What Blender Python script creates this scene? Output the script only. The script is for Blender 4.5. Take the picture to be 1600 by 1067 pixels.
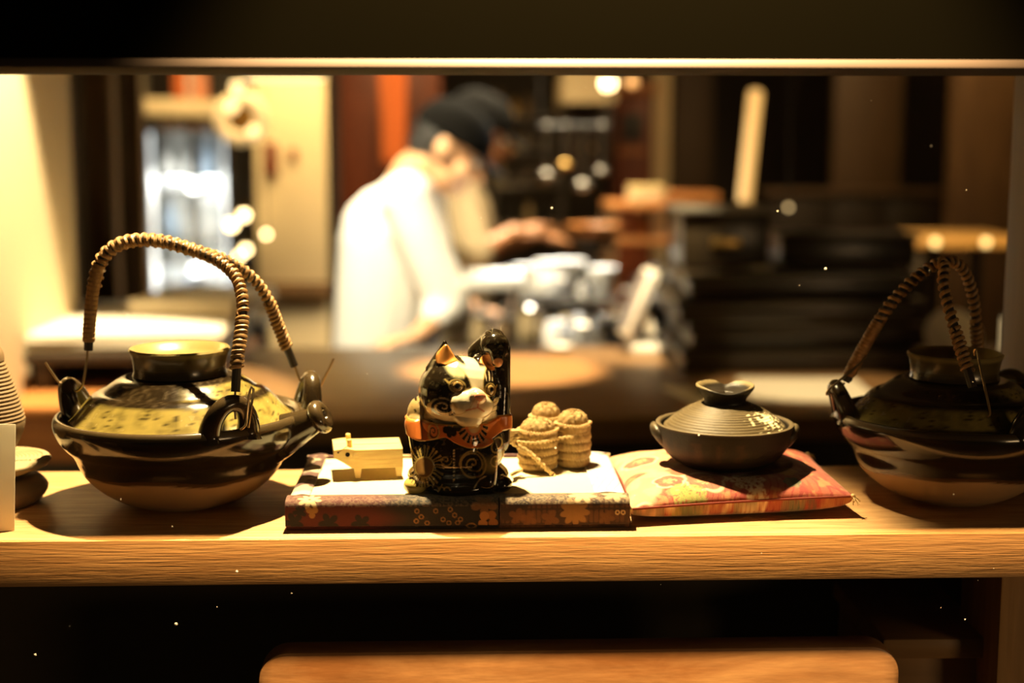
import bpy, bmesh, math, random
import numpy as np
from mathutils import Vector, Matrix, Euler
from mathutils.bvhtree import BVHTree

for o in list(bpy.data.objects):
    bpy.data.objects.remove(o)
SC = bpy.context.scene
COL = SC.collection
R = math.radians
random.seed(7)
RNG = np.random.default_rng(7)

# ------------------------------------------------------------ camera
CAM = Vector((-0.030, -0.9377, 0.268))
PITCH, YAW, FPX = R(8.1), R(1.8), 2222.2
cam = bpy.data.cameras.new('camera')
camo = bpy.data.objects.new('camera', cam)
COL.objects.link(camo)
camo.location = CAM
camo.rotation_euler = (R(90) - PITCH, 0, -YAW)
cam.lens, cam.sensor_width = 50, 36
cam.clip_start, cam.clip_end = 0.02, 60
cam.dof.use_dof = True
cam.dof.focus_distance = 0.975
cam.dof.aperture_fstop = 3.4
SC.camera = camo
CM = Euler((R(90) - PITCH, 0, -YAW)).to_matrix()

def ray(px, py):
    return CM @ Vector(((px - 800) / FPX, -(py - 533.5) / FPX, -1))
def W(px, py, y):
    d = ray(px, py)
    return CAM + d * ((y - CAM.y) / d.y)
def WZ(px, py, z):
    d = ray(px, py)
    return CAM + d * ((z - CAM.z) / d.z)

# ------------------------------------------------------------ world, lights, exposure
SC.view_settings.view_transform = 'Standard'
SC.view_settings.look = 'None'
SC.view_settings.exposure = 0.0
SC.view_settings.gamma = 1.0
SC.view_settings.use_curve_mapping = False
SC.cycles.caustics_reflective = False
SC.cycles.caustics_refractive = False
wd = bpy.data.worlds.new('world'); SC.world = wd; wd.use_nodes = True
wd.node_tree.nodes['Background'].inputs[0].default_value = (1.0, 0.76, 0.42, 1)
wd.node_tree.nodes['Background'].inputs[1].default_value = 0.011

WARM = (1.0, 0.72, 0.34)
def aim(o, target):
    o.rotation_euler = (Vector(target) - o.location).to_track_quat('-Z', 'Y').to_euler()
def spot(name, loc, target, watts, half, blend=0.15, col=WARM, size=0.02):
    l = bpy.data.lights.new(name, 'SPOT'); l.energy = watts; l.color = col
    l.spot_size = 2 * R(half); l.spot_blend = blend; l.shadow_soft_size = size
    o = bpy.data.objects.new(name, l); COL.objects.link(o); o.location = loc; aim(o, target)
    return o
def area(name, loc, target, watts, sx, sy, col=WARM, spread=180):
    l = bpy.data.lights.new(name, 'AREA'); l.energy = watts; l.color = col
    l.shape = 'RECTANGLE'; l.size = sx; l.size_y = sy; l.spread = R(spread)
    o = bpy.data.objects.new(name, l); COL.objects.link(o); o.location = loc; aim(o, target)
    return o
spot('shelf_downlight', (-0.10, 0.26, 0.86), (-0.15, 0.07, 0.0), 205, 27.5, 0.30, (1.0, 0.77, 0.41), 0.016)
spot('wall_washer', (-0.62, 1.41, 1.10), (-0.80, 1.41, 0.1), 360, 25, 0.12, (1.0, 0.80, 0.50), 0.03)
spot('counter_spot', (0.036, 1.80, 1.10), (0.036, 1.76, -0.17), 560, 9.2, 0.25, (1.0, 0.70, 0.36), 0.03)
area('kitchen_light', (0.15, 3.5, 1.1), (0.12, 3.5, -0.3), 42, 1.0, 0.5, (1.0, 0.84, 0.58), 100)
spot('prep_spot', (0.25, 2.75, 1.1), (0.26, 2.98, -0.1), 420, 17, 0.5, (0.92, 0.94, 1.0), 0.04)
spot('chef_spot', (-0.62, 2.20, 1.1), (-0.22, 2.9, -0.1), 330, 22, 0.5, (1.0, 0.87, 0.62), 0.05)
area('dining_light', (-0.6, 4.0, 1.1), (-0.75, 4.6, 0), 27, 1.2, 0.5, (1.0, 0.70, 0.34), 120)
area('fridge_light', (-1.19, 5.00, 0.10), (-1.19, 5.4, -0.25), 3.4, 0.25, 0.1, (0.90, 0.95, 1.0))
area('fridge_light_low', (-1.19, 5.00, -0.30), (-1.19, 5.4, -0.1), 2.0, 0.25, 0.1, (0.90, 0.95, 1.0))
area('room_light_right', (1.3, 3.3, 1.1), (1.3, 4.2, -0.4), 11, 0.6, 0.6, (1.0, 0.66, 0.30))
spot('tablet_fill_spot', (0.30, 1.55, 1.1), (0.32, 1.97, -0.08), 330, 9, 0.4, (1.0, 0.80, 0.50), 0.03)  # added spot to brighten the white tablet
spot('awning_lamp', (0.06, -0.158, 0.75), (0.06, -0.02, 0.0), 300, 34, 0.5, (1.0, 0.66, 0.30), 0.012)
area('front_fill', (1.75, -1.75, 0.06), (0.05, 0, -0.02), 8, 0.5, 0.3, (1.0, 0.66, 0.34))  # added weak fill from the front right, no lamp stands there

# ------------------------------------------------------------ helpers
def lin(r, g=None, b=None):
    if g is None: r, g, b = r
    return tuple((v / 255 / 12.92) if v / 255 <= 0.04045 else ((v / 255 + 0.055) / 1.055) ** 2.4 for v in (r, g, b))

MATS = {}
def mat(name, col, rough=0.5, metal=0.0, noise=None, var=None, coat=0.0, emit=None, paint=False, wood=None, spec=0.5, sheen=0.0):
    """noise=(scale, strength, (sx,sy,sz)); var=(colour2, scale, (sx,sy,sz), contrast); wood=(colour2, scale, stretch)"""
    if name in MATS: return MATS[name]
    m = bpy.data.materials.new(name); m.use_nodes = True
    nt = m.node_tree; N = nt.nodes; L = nt.links
    b = N['Principled BSDF']
    b.inputs['Base Color'].default_value = (*col, 1)
    b.inputs['Roughness'].default_value = rough
    b.inputs['Metallic'].default_value = metal
    b.inputs['Specular IOR Level'].default_value = spec
    b.inputs['Coat Weight'].default_value = coat
    b.inputs['Coat Roughness'].default_value = 0.08
    b.inputs['Sheen Weight'].default_value = sheen
    tc = N.new('ShaderNodeTexCoord')
    def nz(scale, st, detail=4, rough_=0.55):
        mp = N.new('ShaderNodeMapping'); mp.inputs['Scale'].default_value = st
        L.new(tc.outputs['Object'], mp.inputs['Vector'])
        n = N.new('ShaderNodeTexNoise'); n.inputs['Scale'].default_value = scale
        n.inputs['Detail'].default_value = detail; n.inputs['Roughness'].default_value = rough_
        L.new(mp.outputs[0], n.inputs['Vector'])
        return n
    src = None
    if paint:
        a = N.new('ShaderNodeAttribute'); a.attribute_name = 'paint'
        src = a.outputs['Color']
        L.new(a.outputs['Alpha'], b.inputs['Roughness'])
    if var:
        c2, sc_, st, con = var
        n = nz(sc_, st)
        r = N.new('ShaderNodeValToRGB')
        r.color_ramp.elements[0].position = 0.5 - 0.5 / con; r.color_ramp.elements[1].position = 0.5 + 0.5 / con
        r.color_ramp.elements[0].color = (*col, 1); r.color_ramp.elements[1].color = (*c2, 1)
        L.new(n.outputs['Fac'], r.inputs['Fac'])
        if src is not None:
            mx = N.new('ShaderNodeMix'); mx.data_type = 'RGBA'; mx.blend_type = 'MULTIPLY'
            mx.inputs[0].default_value = 1.0
            L.new(src, mx.inputs[6]); L.new(r.outputs['Color'], mx.inputs[7]); src = mx.outputs[2]
        else:
            src = r.outputs['Color']
    if wood:
        c2, sc_, st = wood
        n = nz(sc_, st, 6, 0.6); n.inputs['Distortion'].default_value = 0.6
        r = N.new('ShaderNodeValToRGB')
        r.color_ramp.elements[0].position = 0.34; r.color_ramp.elements[1].position = 0.66
        r.color_ramp.elements[0].color = (*c2, 1); r.color_ramp.elements[1].color = (*col, 1)
        L.new(n.outputs['Fac'], r.inputs['Fac'])
        n2 = nz(sc_ * 3.5, tuple(s * (1 if s == max(st) else 0.6) for s in st), 3)
        mx = N.new('ShaderNodeMix'); mx.data_type = 'RGBA'; mx.blend_type = 'OVERLAY'; mx.inputs[0].default_value = 0.35
        L.new(r.outputs['Color'], mx.inputs[6]); L.new(n2.outputs['Fac'], mx.inputs[7])
        src = mx.outputs[2]
        if noise is None:
            bp = N.new('ShaderNodeBump'); bp.inputs['Strength'].default_value = 0.35; bp.inputs['Distance'].default_value = 0.001
            L.new(n2.outputs['Fac'], bp.inputs['Height']); L.new(bp.outputs[0], b.inputs['Normal'])
    if src is not None: L.new(src, b.inputs['Base Color'])
    if noise:
        sc_, stg, st = noise
        n = nz(sc_, st, 5)
        bp = N.new('ShaderNodeBump'); bp.inputs['Strength'].default_value = stg; bp.inputs['Distance'].default_value = 0.001
        L.new(n.outputs['Fac'], bp.inputs['Height']); L.new(bp.outputs[0], b.inputs['Normal'])
    if emit:
        b.inputs['Emission Color'].default_value = (*emit[0], 1); b.inputs['Emission Strength'].default_value = emit[1]
    MATS[name] = m
    return m

class MB:
    """collects vertices and faces of ONE mesh object"""
    def __init__(s): s.v = []; s.f = []
    def add(s, vs, fs):
        o = len(s.v); s.v += [tuple(x) for x in vs]; s.f += [tuple(i + o for i in f) for f in fs]; return s
    def bm(s, b):
        b.verts.index_update()
        s.add([v.co[:] for v in b.verts], [[v.index for v in f.verts] for f in b.faces]); b.free(); return s
    def box(s, c, d, bevel=0.0, rot=None, seg=2):
        b = bmesh.new(); bmesh.ops.create_cube(b, size=1)
        bmesh.ops.scale(b, vec=d, verts=b.verts)
        if bevel > 0:
            bmesh.ops.bevel(b, geom=b.edges[:], offset=min(bevel, min(d) * 0.45), segments=seg, profile=0.5, affect='EDGES')
        M = Matrix.Translation(c) @ (rot.to_4x4() if rot is not None else Matrix())
        bmesh.ops.transform(b, matrix=M, verts=b.verts)
        return s.bm(b)
    def span(s, x0, x1, y0, y1, z0, z1, bevel=0.0, rot=None):
        return s.box(((x0+x1)/2, (y0+y1)/2, (z0+z1)/2), (abs(x1-x0), abs(y1-y0), abs(z1-z0)), bevel, rot)
    def lathe(s, prof, seg=64, c=(0,0,0), fn=None):
        """prof: (r, z) list; fn(r, z, theta) -> r, z"""
        vs, fs = [], []
        n = len(prof)
        for (r, z) in prof:
            for k in range(seg):
                t = 2*math.pi*k/seg
                rr, zz = fn(r, z, t) if fn else (r, z)
                vs.append((c[0] + rr*math.cos(t), c[1] + rr*math.sin(t), c[2] + zz))
        for i in range(n-1):
            for k in range(seg):
                k2 = (k+1) % seg
                fs.append((i*seg+k, i*seg+k2, (i+1)*seg+k2, (i+1)*seg+k))
        if prof[0][0] > 1e-6: fs.append(tuple(range(seg-1, -1, -1)))
        if prof[-1][0] > 1e-6: fs.append(tuple((n-1)*seg+k for k in range(seg)))
        return s.add(vs, fs)
    def tube(s, pts, rad, seg=10, cap=True, flat=None):
        """pts path; rad number or list; flat = scale of the 2nd axis"""
        P = [Vector(p) for p in pts]; n = len(P)
        rr = rad if isinstance(rad, (list, tuple)) else [rad]*n
        T = [(P[min(i+1, n-1)] - P[max(i-1, 0)]).normalized() for i in range(n)]
        u = T[0].orthogonal().normalized()
        vs, fs = [], []
        for i in range(n):
            u = (u - T[i]*u.dot(T[i])).normalized(); w = T[i].cross(u)
            for k in range(seg):
                a = 2*math.pi*k/seg
                vs.append(P[i] + (u*math.cos(a) + w*math.sin(a)*(flat or 1))*rr[i])
        for i in range(n-1):
            for k in range(seg):
                k2 = (k+1) % seg
                fs.append((i*seg+k, i*seg+k2, (i+1)*seg+k2, (i+1)*seg+k))
        if cap:
            fs.append(tuple(range(seg-1, -1, -1))); fs.append(tuple((n-1)*seg+k for k in range(seg)))
        return s.add(vs, fs)
    def ell(s, c, r, rot=None, seg=20, rings=12):
        b = bmesh.new(); bmesh.ops.create_uvsphere(b, u_segments=seg, v_segments=rings, radius=1)
        M = Matrix.Translation(c) @ (rot.to_4x4() if rot is not None else Matrix()) @ Matrix.Diagonal((*r, 1))
        bmesh.ops.transform(b, matrix=M, verts=b.verts)
        return s.bm(b)
    def cap(s, p0, p1, r0, r1, seg=16):
        p0, p1 = Vector(p0), Vector(p1); d = p1 - p0; Lg = max(d.length, 1e-6); t = d / Lg
        pts, rr = [], []
        for a in (-80, -55, -30, 0): pts.append(p0 + t*r0*math.sin(R(a))); rr.append(r0*math.cos(R(a)))
        for a in (0, 30, 55, 80): pts.append(p1 + t*r1*math.sin(R(a))); rr.append(r1*math.cos(R(a)))
        pts[4] = pts[4] + t*1e-5
        return s.tube(pts, rr, seg)
    def prism(s, poly, axis, a, b_):
        """poly: 2-D outline; axis 'x'|'y'|'z' extrusion from a to b_"""
        def mk(p, q):
            return {'x': (q, p[0], p[1]), 'y': (p[0], q, p[1]), 'z': (p[0], p[1], q)}[axis]
        n = len(poly)
        vs = [mk(p, a) for p in poly] + [mk(p, b_) for p in poly]
        fs = [tuple(range(n)), tuple(range(2*n-1, n-1, -1))] + [(i, i+n, (i+1) % n + n, (i+1) % n) for i in range(n)]
        return s.add(vs, fs)
    def grid(s, nu, nv, fn, flip=False):
        o = [fn(i/(nu-1), j/(nv-1)) for j in range(nv) for i in range(nu)]
        f = [(j*nu+i, j*nu+i+1, (j+1)*nu+i+1, (j+1)*nu+i) for j in range(nv-1) for i in range(nu-1)]
        if flip: f = [q[::-1] for q in f]
        return s.add(o, f)
    def mesh(s, name):
        me = bpy.data.meshes.new(name); me.from_pydata(s.v, [], s.f); me.validate()
        b = bmesh.new(); b.from_mesh(me); bmesh.ops.recalc_face_normals(b, faces=b.faces); b.to_mesh(me); b.free()
        return me
    def build(s, name, m, parent=None, loc=None, smooth=True, sharp=35):
        return obj(name, s.mesh(name), m, parent, loc, smooth, sharp)

def obj(name, me, m, parent=None, loc=None, smooth=True, sharp=35):
    if m is not None:
        me.materials.clear(); me.materials.append(m)
    if smooth:
        me.polygons.foreach_set('use_smooth', [True]*len(me.polygons))
        if sharp:
            me.set_sharp_from_angle(angle=R(sharp))
    o = bpy.data.objects.new(name, me); COL.objects.link(o)
    if parent is not None: o.parent = parent
    if loc is not None: o.location = loc
    return o
def tag(o, label=None, cat=None, group=None, kind=None):
    if label: o['label'] = label
    if cat: o['category'] = cat
    if group: o['group'] = group
    if kind: o['kind'] = kind
    return o
def thing(name, loc, label, cat, group=None, rz=0.0):
    o = bpy.data.objects.new(name, None); COL.objects.link(o)
    o.location = loc; o.rotation_euler = (0, 0, rz); o.empty_display_size = 0.02
    return tag(o, label, cat, group)
def dup(root, loc, label=None, group=None, rz=None, scale=None):
    r = root.copy(); COL.objects.link(r); r.location = loc
    if rz is not None: r.rotation_euler = (0, 0, rz)
    if scale: r.scale = (scale,)*3
    if label: r['label'] = label
    if group: r['group'] = group
    for ch in [c for c in COL.objects if c.parent == root]:
        c = ch.copy(); COL.objects.link(c); c.parent = r
        for g in [q for q in COL.objects if q.parent == ch]:
            d = g.copy(); COL.objects.link(d); d.parent = c
    return r
def struct(o): o['kind'] = 'structure'; return o

def co_of(me):
    a = np.empty(len(me.vertices)*3); me.vertices.foreach_get('co', a); return a.reshape(-1, 3)
def paint(o, fn):
    """vertex paint: fn(co Nx3 local) -> Nx4 (linear rgb + roughness)"""
    me = o.data; c = fn(co_of(me)).astype(np.float32)
    at = me.attributes.get('paint') or me.attributes.new('paint', 'FLOAT_COLOR', 'POINT')
    at.data.foreach_set('color', c.ravel())
    return o
def fill(n, col, rough): return np.tile(np.array([*col, rough]), (n, 1))
def put(c, mask, col, rough=None):
    """blend colour col into c by mask 0..1"""
    m = np.clip(mask, 0, 1)[:, None]
    c[:, :3] = c[:, :3]*(1-m) + np.array(col)*m
    if rough is not None: c[:, 3] = c[:, 3]*(1-m[:, 0]) + rough*m[:, 0]
    return c
def sstep(a, b, x): t = np.clip((x-a)/(b-a), 0, 1); return t*t*(3-2*t)
def hash2(i, j, k=0):
    v = np.sin(i*127.1 + j*311.7 + k*74.7)*43758.5453; return v - np.floor(v)
def vnoise(x, y, k=0):
    xi, yi = np.floor(x), np.floor(y); xf, yf = x-xi, y-yi
    u, v = xf*xf*(3-2*xf), yf*yf*(3-2*yf)
    return (hash2(xi, yi, k)*(1-u) + hash2(xi+1, yi, k)*u)*(1-v) + (hash2(xi, yi+1, k)*(1-u) + hash2(xi+1, yi+1, k)*u)*v
def fbm(x, y, k=0, o=3): return sum(vnoise(x*2**q, y*2**q, k+q)*0.5**(q+1) for q in range(o))/(1-0.5**o)

def blob(mb, voxel, smooth=6, fac=0.5):
    """one continuous skin over the shapes collected in mb"""
    me = mb.mesh('blob_source'); o = bpy.data.objects.new('blob_source', me); COL.objects.link(o)
    m = o.modifiers.new('r', 'REMESH'); m.mode = 'VOXEL'; m.voxel_size = voxel
    if smooth:
        q = o.modifiers.new('s', 'SMOOTH'); q.iterations = smooth; q.factor = fac
    dg = bpy.context.evaluated_depsgraph_get(); dg.update()
    r = bpy.data.meshes.new_from_object(o.evaluated_get(dg), depsgraph=dg)
    bpy.data.objects.remove(o); bpy.data.meshes.remove(me)
    return r
def spline(pts, n):
    """Catmull-Rom through pts, n samples, evenly by arc length"""
    P = [Vector(p) for p in pts]; P = [P[0]*2-P[1]] + P + [P[-1]*2-P[-2]]
    out = []
    for i in range(1, len(P)-2):
        for k in range(24):
            t = k/24; a, b, c, d = P[i-1], P[i], P[i+1], P[i+2]
            out.append(0.5*((2*b) + (c-a)*t + (2*a-5*b+4*c-d)*t*t + (3*b-a-3*c+d)*t**3))
    out.append(P[-2])
    s = [0]
    for i in range(1, len(out)): s.append(s[-1] + (out[i]-out[i-1]).length)
    res, j = [], 0
    for k in range(n):
        q = s[-1]*k/(n-1)
        while j < len(s)-2 and s[j+1] < q: j += 1
        f = (q-s[j])/max(s[j+1]-s[j], 1e-9); res.append(out[j].lerp(out[j+1], min(max(f, 0), 1)))
    return res
def frames(P):
    n = len(P); T = [(P[min(i+1, n-1)] - P[max(i-1, 0)]).normalized() for i in range(n)]
    u = T[0].orthogonal().normalized(); out = []
    for i in range(n):
        u = (u - T[i]*u.dot(T[i])).normalized(); out.append((u.copy(), T[i].cross(u)))
    return out
def helix(mb, pts, Rr, pitch, thick, seg=7, step=14, wob=0.0):
    tot = sum((Vector(pts[i+1])-Vector(pts[i])).length for i in range(len(pts)-1))
    turns = tot/pitch; n = int(turns*step)
    P = spline(pts, n); F = frames(P)
    path = []
    for i in range(n):
        a = 2*math.pi*i/step
        r = Rr*(1 + wob*math.sin(i*1.7))
        path.append(P[i] + F[i][0]*math.cos(a)*r + F[i][1]*math.sin(a)*r)
    return mb.tube(path, thick, seg)
# ------------------------------------------------------------ materials
M_oak = mat('shelf_oak', (0.62, 0.37, 0.16), 0.5, wood=((0.40, 0.20, 0.075), 26, (0.7, 9, 9)))
M_oakface = mat('shelf_oak_front', (0.60, 0.33, 0.13), 0.45, wood=((0.47, 0.235, 0.085), 24, (0.5, 8, 10)), noise=(150, 0.55, (0.22, 3, 5)))
M_board = mat('board_wood', (0.62, 0.33, 0.14), 0.4, wood=((0.36, 0.15, 0.05), 9, (1.0, 3.0, 4.0)))
M_black = mat('black_paint', (0.006, 0.0055, 0.003), 0.6, spec=0.2)
M_kick = mat('dark_kick_panel', (0.055, 0.042, 0.022), 0.6, spec=0.2, noise=(20, 0.2, (1, 1, 1)))
M_post = mat('post_wood', (0.55, 0.31, 0.12), 0.5, wood=((0.44, 0.23, 0.08), 8, (4, 4, 0.6)))
M_lowcab = mat('mid_brown_wood', (0.34, 0.19, 0.075), 0.5, wood=((0.26, 0.14, 0.05), 6, (0.6, 3, 3)))
M_header = mat('header_paint', (0.0022, 0.0019, 0.0010), 0.8, spec=0.0)
M_lip = mat('rail_metal', (0.034, 0.021, 0.013), 0.6, 0.0)
M_dkwood = mat('dark_wood', (0.030, 0.018, 0.008), 0.45, wood=((0.014, 0.008, 0.003), 12, (1, 6, 6)))
M_brown = mat('brown_wood', (0.16, 0.085, 0.03), 0.5, wood=((0.10, 0.05, 0.016), 6, (3, 3, 0.6)))
M_brown2 = mat('brown_panel', (0.11, 0.06, 0.022), 0.55, wood=((0.085, 0.045, 0.016), 6, (3, 3, 0.6)))
M_cream = mat('cream_plaster', (0.74, 0.60, 0.36), 0.8, noise=(30, 0.15, (1, 1, 1)))
M_floor = mat('floor_tile', (0.05, 0.035, 0.02), 0.4)
M_ceil = mat('ceiling_paint', (0.10, 0.07, 0.04), 0.8)
M_wallback = mat('back_wall_paint', (0.040, 0.024, 0.010), 0.7, noise=(12, 0.2, (1, 1, 1)))
M_counter = mat('counter_wood', (0.27, 0.155, 0.065), 0.38, wood=((0.19, 0.10, 0.04), 5, (0.5, 5, 5)))
M_steel = mat('steel', (0.62, 0.60, 0.56), 0.22, 1.0)
M_steelD = mat('dark_steel', (0.16, 0.15, 0.13), 0.3, 1.0)
M_white = mat('white_china', (0.82, 0.80, 0.74), 0.2)
M_paper = mat('paper', (0.80, 0.74, 0.60), 0.85, noise=(80, 0.1, (1, 1, 1)))
M_dark = mat('dark_plastic', (0.014, 0.012, 0.009), 0.5)
M_wire = mat('wire', (0.42, 0.30, 0.16), 0.3, 0.9)

# glass: thin clear pane, mirror-like by Fresnel
def glass_mat():
    m = bpy.data.materials.new('window_glass'); m.use_nodes = True
    N, L = m.node_tree.nodes, m.node_tree.links
    N.remove(N['Principled BSDF'])
    t = N.new('ShaderNodeBsdfTransparent'); t.inputs[0].default_value = (0.97, 0.965, 0.94, 1)
    g = N.new('ShaderNodeBsdfGlossy'); g.inputs['Roughness'].default_value = 0.02
    f = N.new('ShaderNodeFresnel')
    gm = N.new('ShaderNodeNewGeometry'); mp = N.new('ShaderNodeMapRange'); L.new(gm.outputs['Backfacing'], mp.inputs['Value'])
    mp.inputs['To Min'].default_value = 1.33; mp.inputs['To Max'].default_value = 1/1.33; L.new(mp.outputs[0], f.inputs['IOR'])
    x = N.new('ShaderNodeMixShader'); L.new(f.outputs[0], x.inputs[0]); L.new(t.outputs[0], x.inputs[1]); L.new(g.outputs[0], x.inputs[2])
    L.new(x.outputs[0], N['Material Output'].inputs['Surface'])
    return m
M_glass = glass_mat()

# ------------------------------------------------------------ the setting
FZ = -1.28
XL, XR, YB = -0.84, 2.6, 6.3
struct(MB().span(XL-1.6, XR+0.1, -2.2, YB+0.1, FZ-0.05, FZ).build('floor', M_floor))
struct(MB().span(XL-1.6, XR+0.1, -0.08, YB+0.1, 1.22, 1.27).build('ceiling', M_ceil))
struct(MB().span(XL-1.6, XR+0.1, YB, YB+0.1, FZ, 1.22).build('wall_back', M_wallback))
wl_end = 2.06
struct(MB().span(XL-0.06, XL, -0.02, wl_end, FZ, 1.22).build('wall_left', M_cream))
struct(MB().span(XR, XR+0.08, -0.02, YB, FZ, 1.22).build('wall_right', M_wallback))

# window: header box, lower rail, pane
win = bpy.data.objects.new('window_1', None); COL.objects.link(win); struct(win)
zl = W(800, 104.5, -0.055).z
MB().span(-1.4, 1.6, -0.058, -0.034, zl+0.0035, 1.27).build('header', M_header, win)
lip = MB().box((0.1, -0.0565, zl), (3.0, 0.0095, 0.0064), 0.0012, Euler((R(-28), 0, 0)).to_matrix(), seg=2)
lip.build('lower_rail', M_lip, win)
MB().span(-1.4, 1.6, -0.0505, -0.036, zl-0.0042, zl+0.0035).build('glazing_bead', M_black, win)
MB().span(-1.4, 1.6, -0.045, -0.040, FZ, zl+0.002).build('pane', M_glass, win)

shelf = thing('display_shelf', (0, 0.103, -0.0158), 'pale oak display shelf along the window carrying the teapots and cat', 'shelf')
MB().box((0.1, 0.002, 0.0005), (1.9, 0.202, 0.0306), 0.0012).build('shelf_board', M_oak, shelf)
MB().box((0.1, -0.1015, 0), (1.9, 0.003, 0.0316), 0.0006).build('front_edging', M_oakface, shelf)

x0 = W(1562, 960, 0.02).x
struct(MB().span(x0, x0+0.14, 0.020, 0.10, FZ, -0.0318, 0.002).build('trim_1', M_post))
struct(MB().span(-1.4, 1.6, 0.200, 0.206, FZ, -0.0322).build('wall_front', M_kick))
x1 = W(1573, 350, 0.26).x
struct(MB().span(x1, x1+0.14, 0.207, 0.26, FZ, 1.22, 0.002).build('trim_2', M_brown2))
a, b_ = W(1378, 997, 0.05), W(1556, 997, 0.05)
lc = thing('low_cabinet', ((a.x+b_.x)/2, 0.120, FZ), 'plain brown wooden cabinet under the right end of the shelf', 'cabinet')
hh = a.z - FZ
wdt = b_.x - a.x
MB().box((0, 0.005, hh/2-0.006), (wdt-0.01, 0.13, hh-0.012), 0.002).build('body', M_lowcab, lc)
MB().box((0, 0, hh-0.008), (wdt, 0.145, 0.016), 0.003).build('top', M_lowcab, lc)
MB().box((0, -0.064, hh/2), (wdt-0.03, 0.010, hh-0.12), 0.002).build('door', M_lowcab, lc)

# rounded wooden board standing on legs outside, below the shelf
yb = 0.024
tl, tr = W(406, 1016, yb), W(1399, 1016, yb)
zt = W(900, 1015, yb-0.012).z
bd = thing('wooden_board', ((tl.x+tr.x)/2, yb, FZ), 'long wooden board with rounded corners standing below the front edge of the shelf', 'board')
def rrect(w, z0, z1, r, n=10):
    p = []
    for cx_, cz_, a0 in ((w/2-r, z1-r, 0), (-w/2+r, z1-r, 90), (-w/2+r, z0+r, 180), (w/2-r, z0+r, 270)):
        for k in range(n+1):
            t = R(a0+90*k/n); p.append((cx_+r*math.cos(t), cz_+r*math.sin(t)))
    return p
bw = tr.x - tl.x; H = zt - FZ
mb = bmesh.new()
t_ = MB().prism(rrect(bw, H-0.30, H, 0.021), 'y', -0.012, 0.012)
me = t_.mesh('backboard')
bm_ = bmesh.new(); bm_.from_mesh(me)
bmesh.ops.bevel(bm_, geom=[e for e in bm_.edges if len(e.link_faces) == 2 and any(len(f.verts) > 6 for f in e.link_faces)], offset=0.0025, segments=2, affect='EDGES', profile=0.5)
bm_.to_mesh(me); bm_.free()
obj('panel', me, M_board, bd)
for sx in (-1, 1):
    MB().box((sx*(bw/2-0.06), 0, (H-0.29)/2), (0.04, 0.028, H-0.29), 0.003).build('leg', M_board, bd)
    MB().box((sx*(bw/2-0.06), 0, 0.015), (0.05, 0.10, 0.03), 0.004).build('foot', M_board, bd)

# ------------------------------------------------------------ teapots
GL_BLACK = (0.014, 0.0085, 0.0035); GL_OLIVE = (0.33, 0.25, 0.06); CL_CREAM = (0.36, 0.24, 0.12); GL_DUST = (0.16, 0.105, 0.045)
M_glaze = mat('teapot_glaze', (1, 1, 1), 0.2, paint=True, coat=0.25)
M_cane = mat('cane', (0.42, 0.24, 0.085), 0.5, var=((0.22, 0.11, 0.035), 260, (1, 1, 1), 1.6))
M_core = mat('bamboo_core', (0.022, 0.014, 0.008), 0.5)

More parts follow.
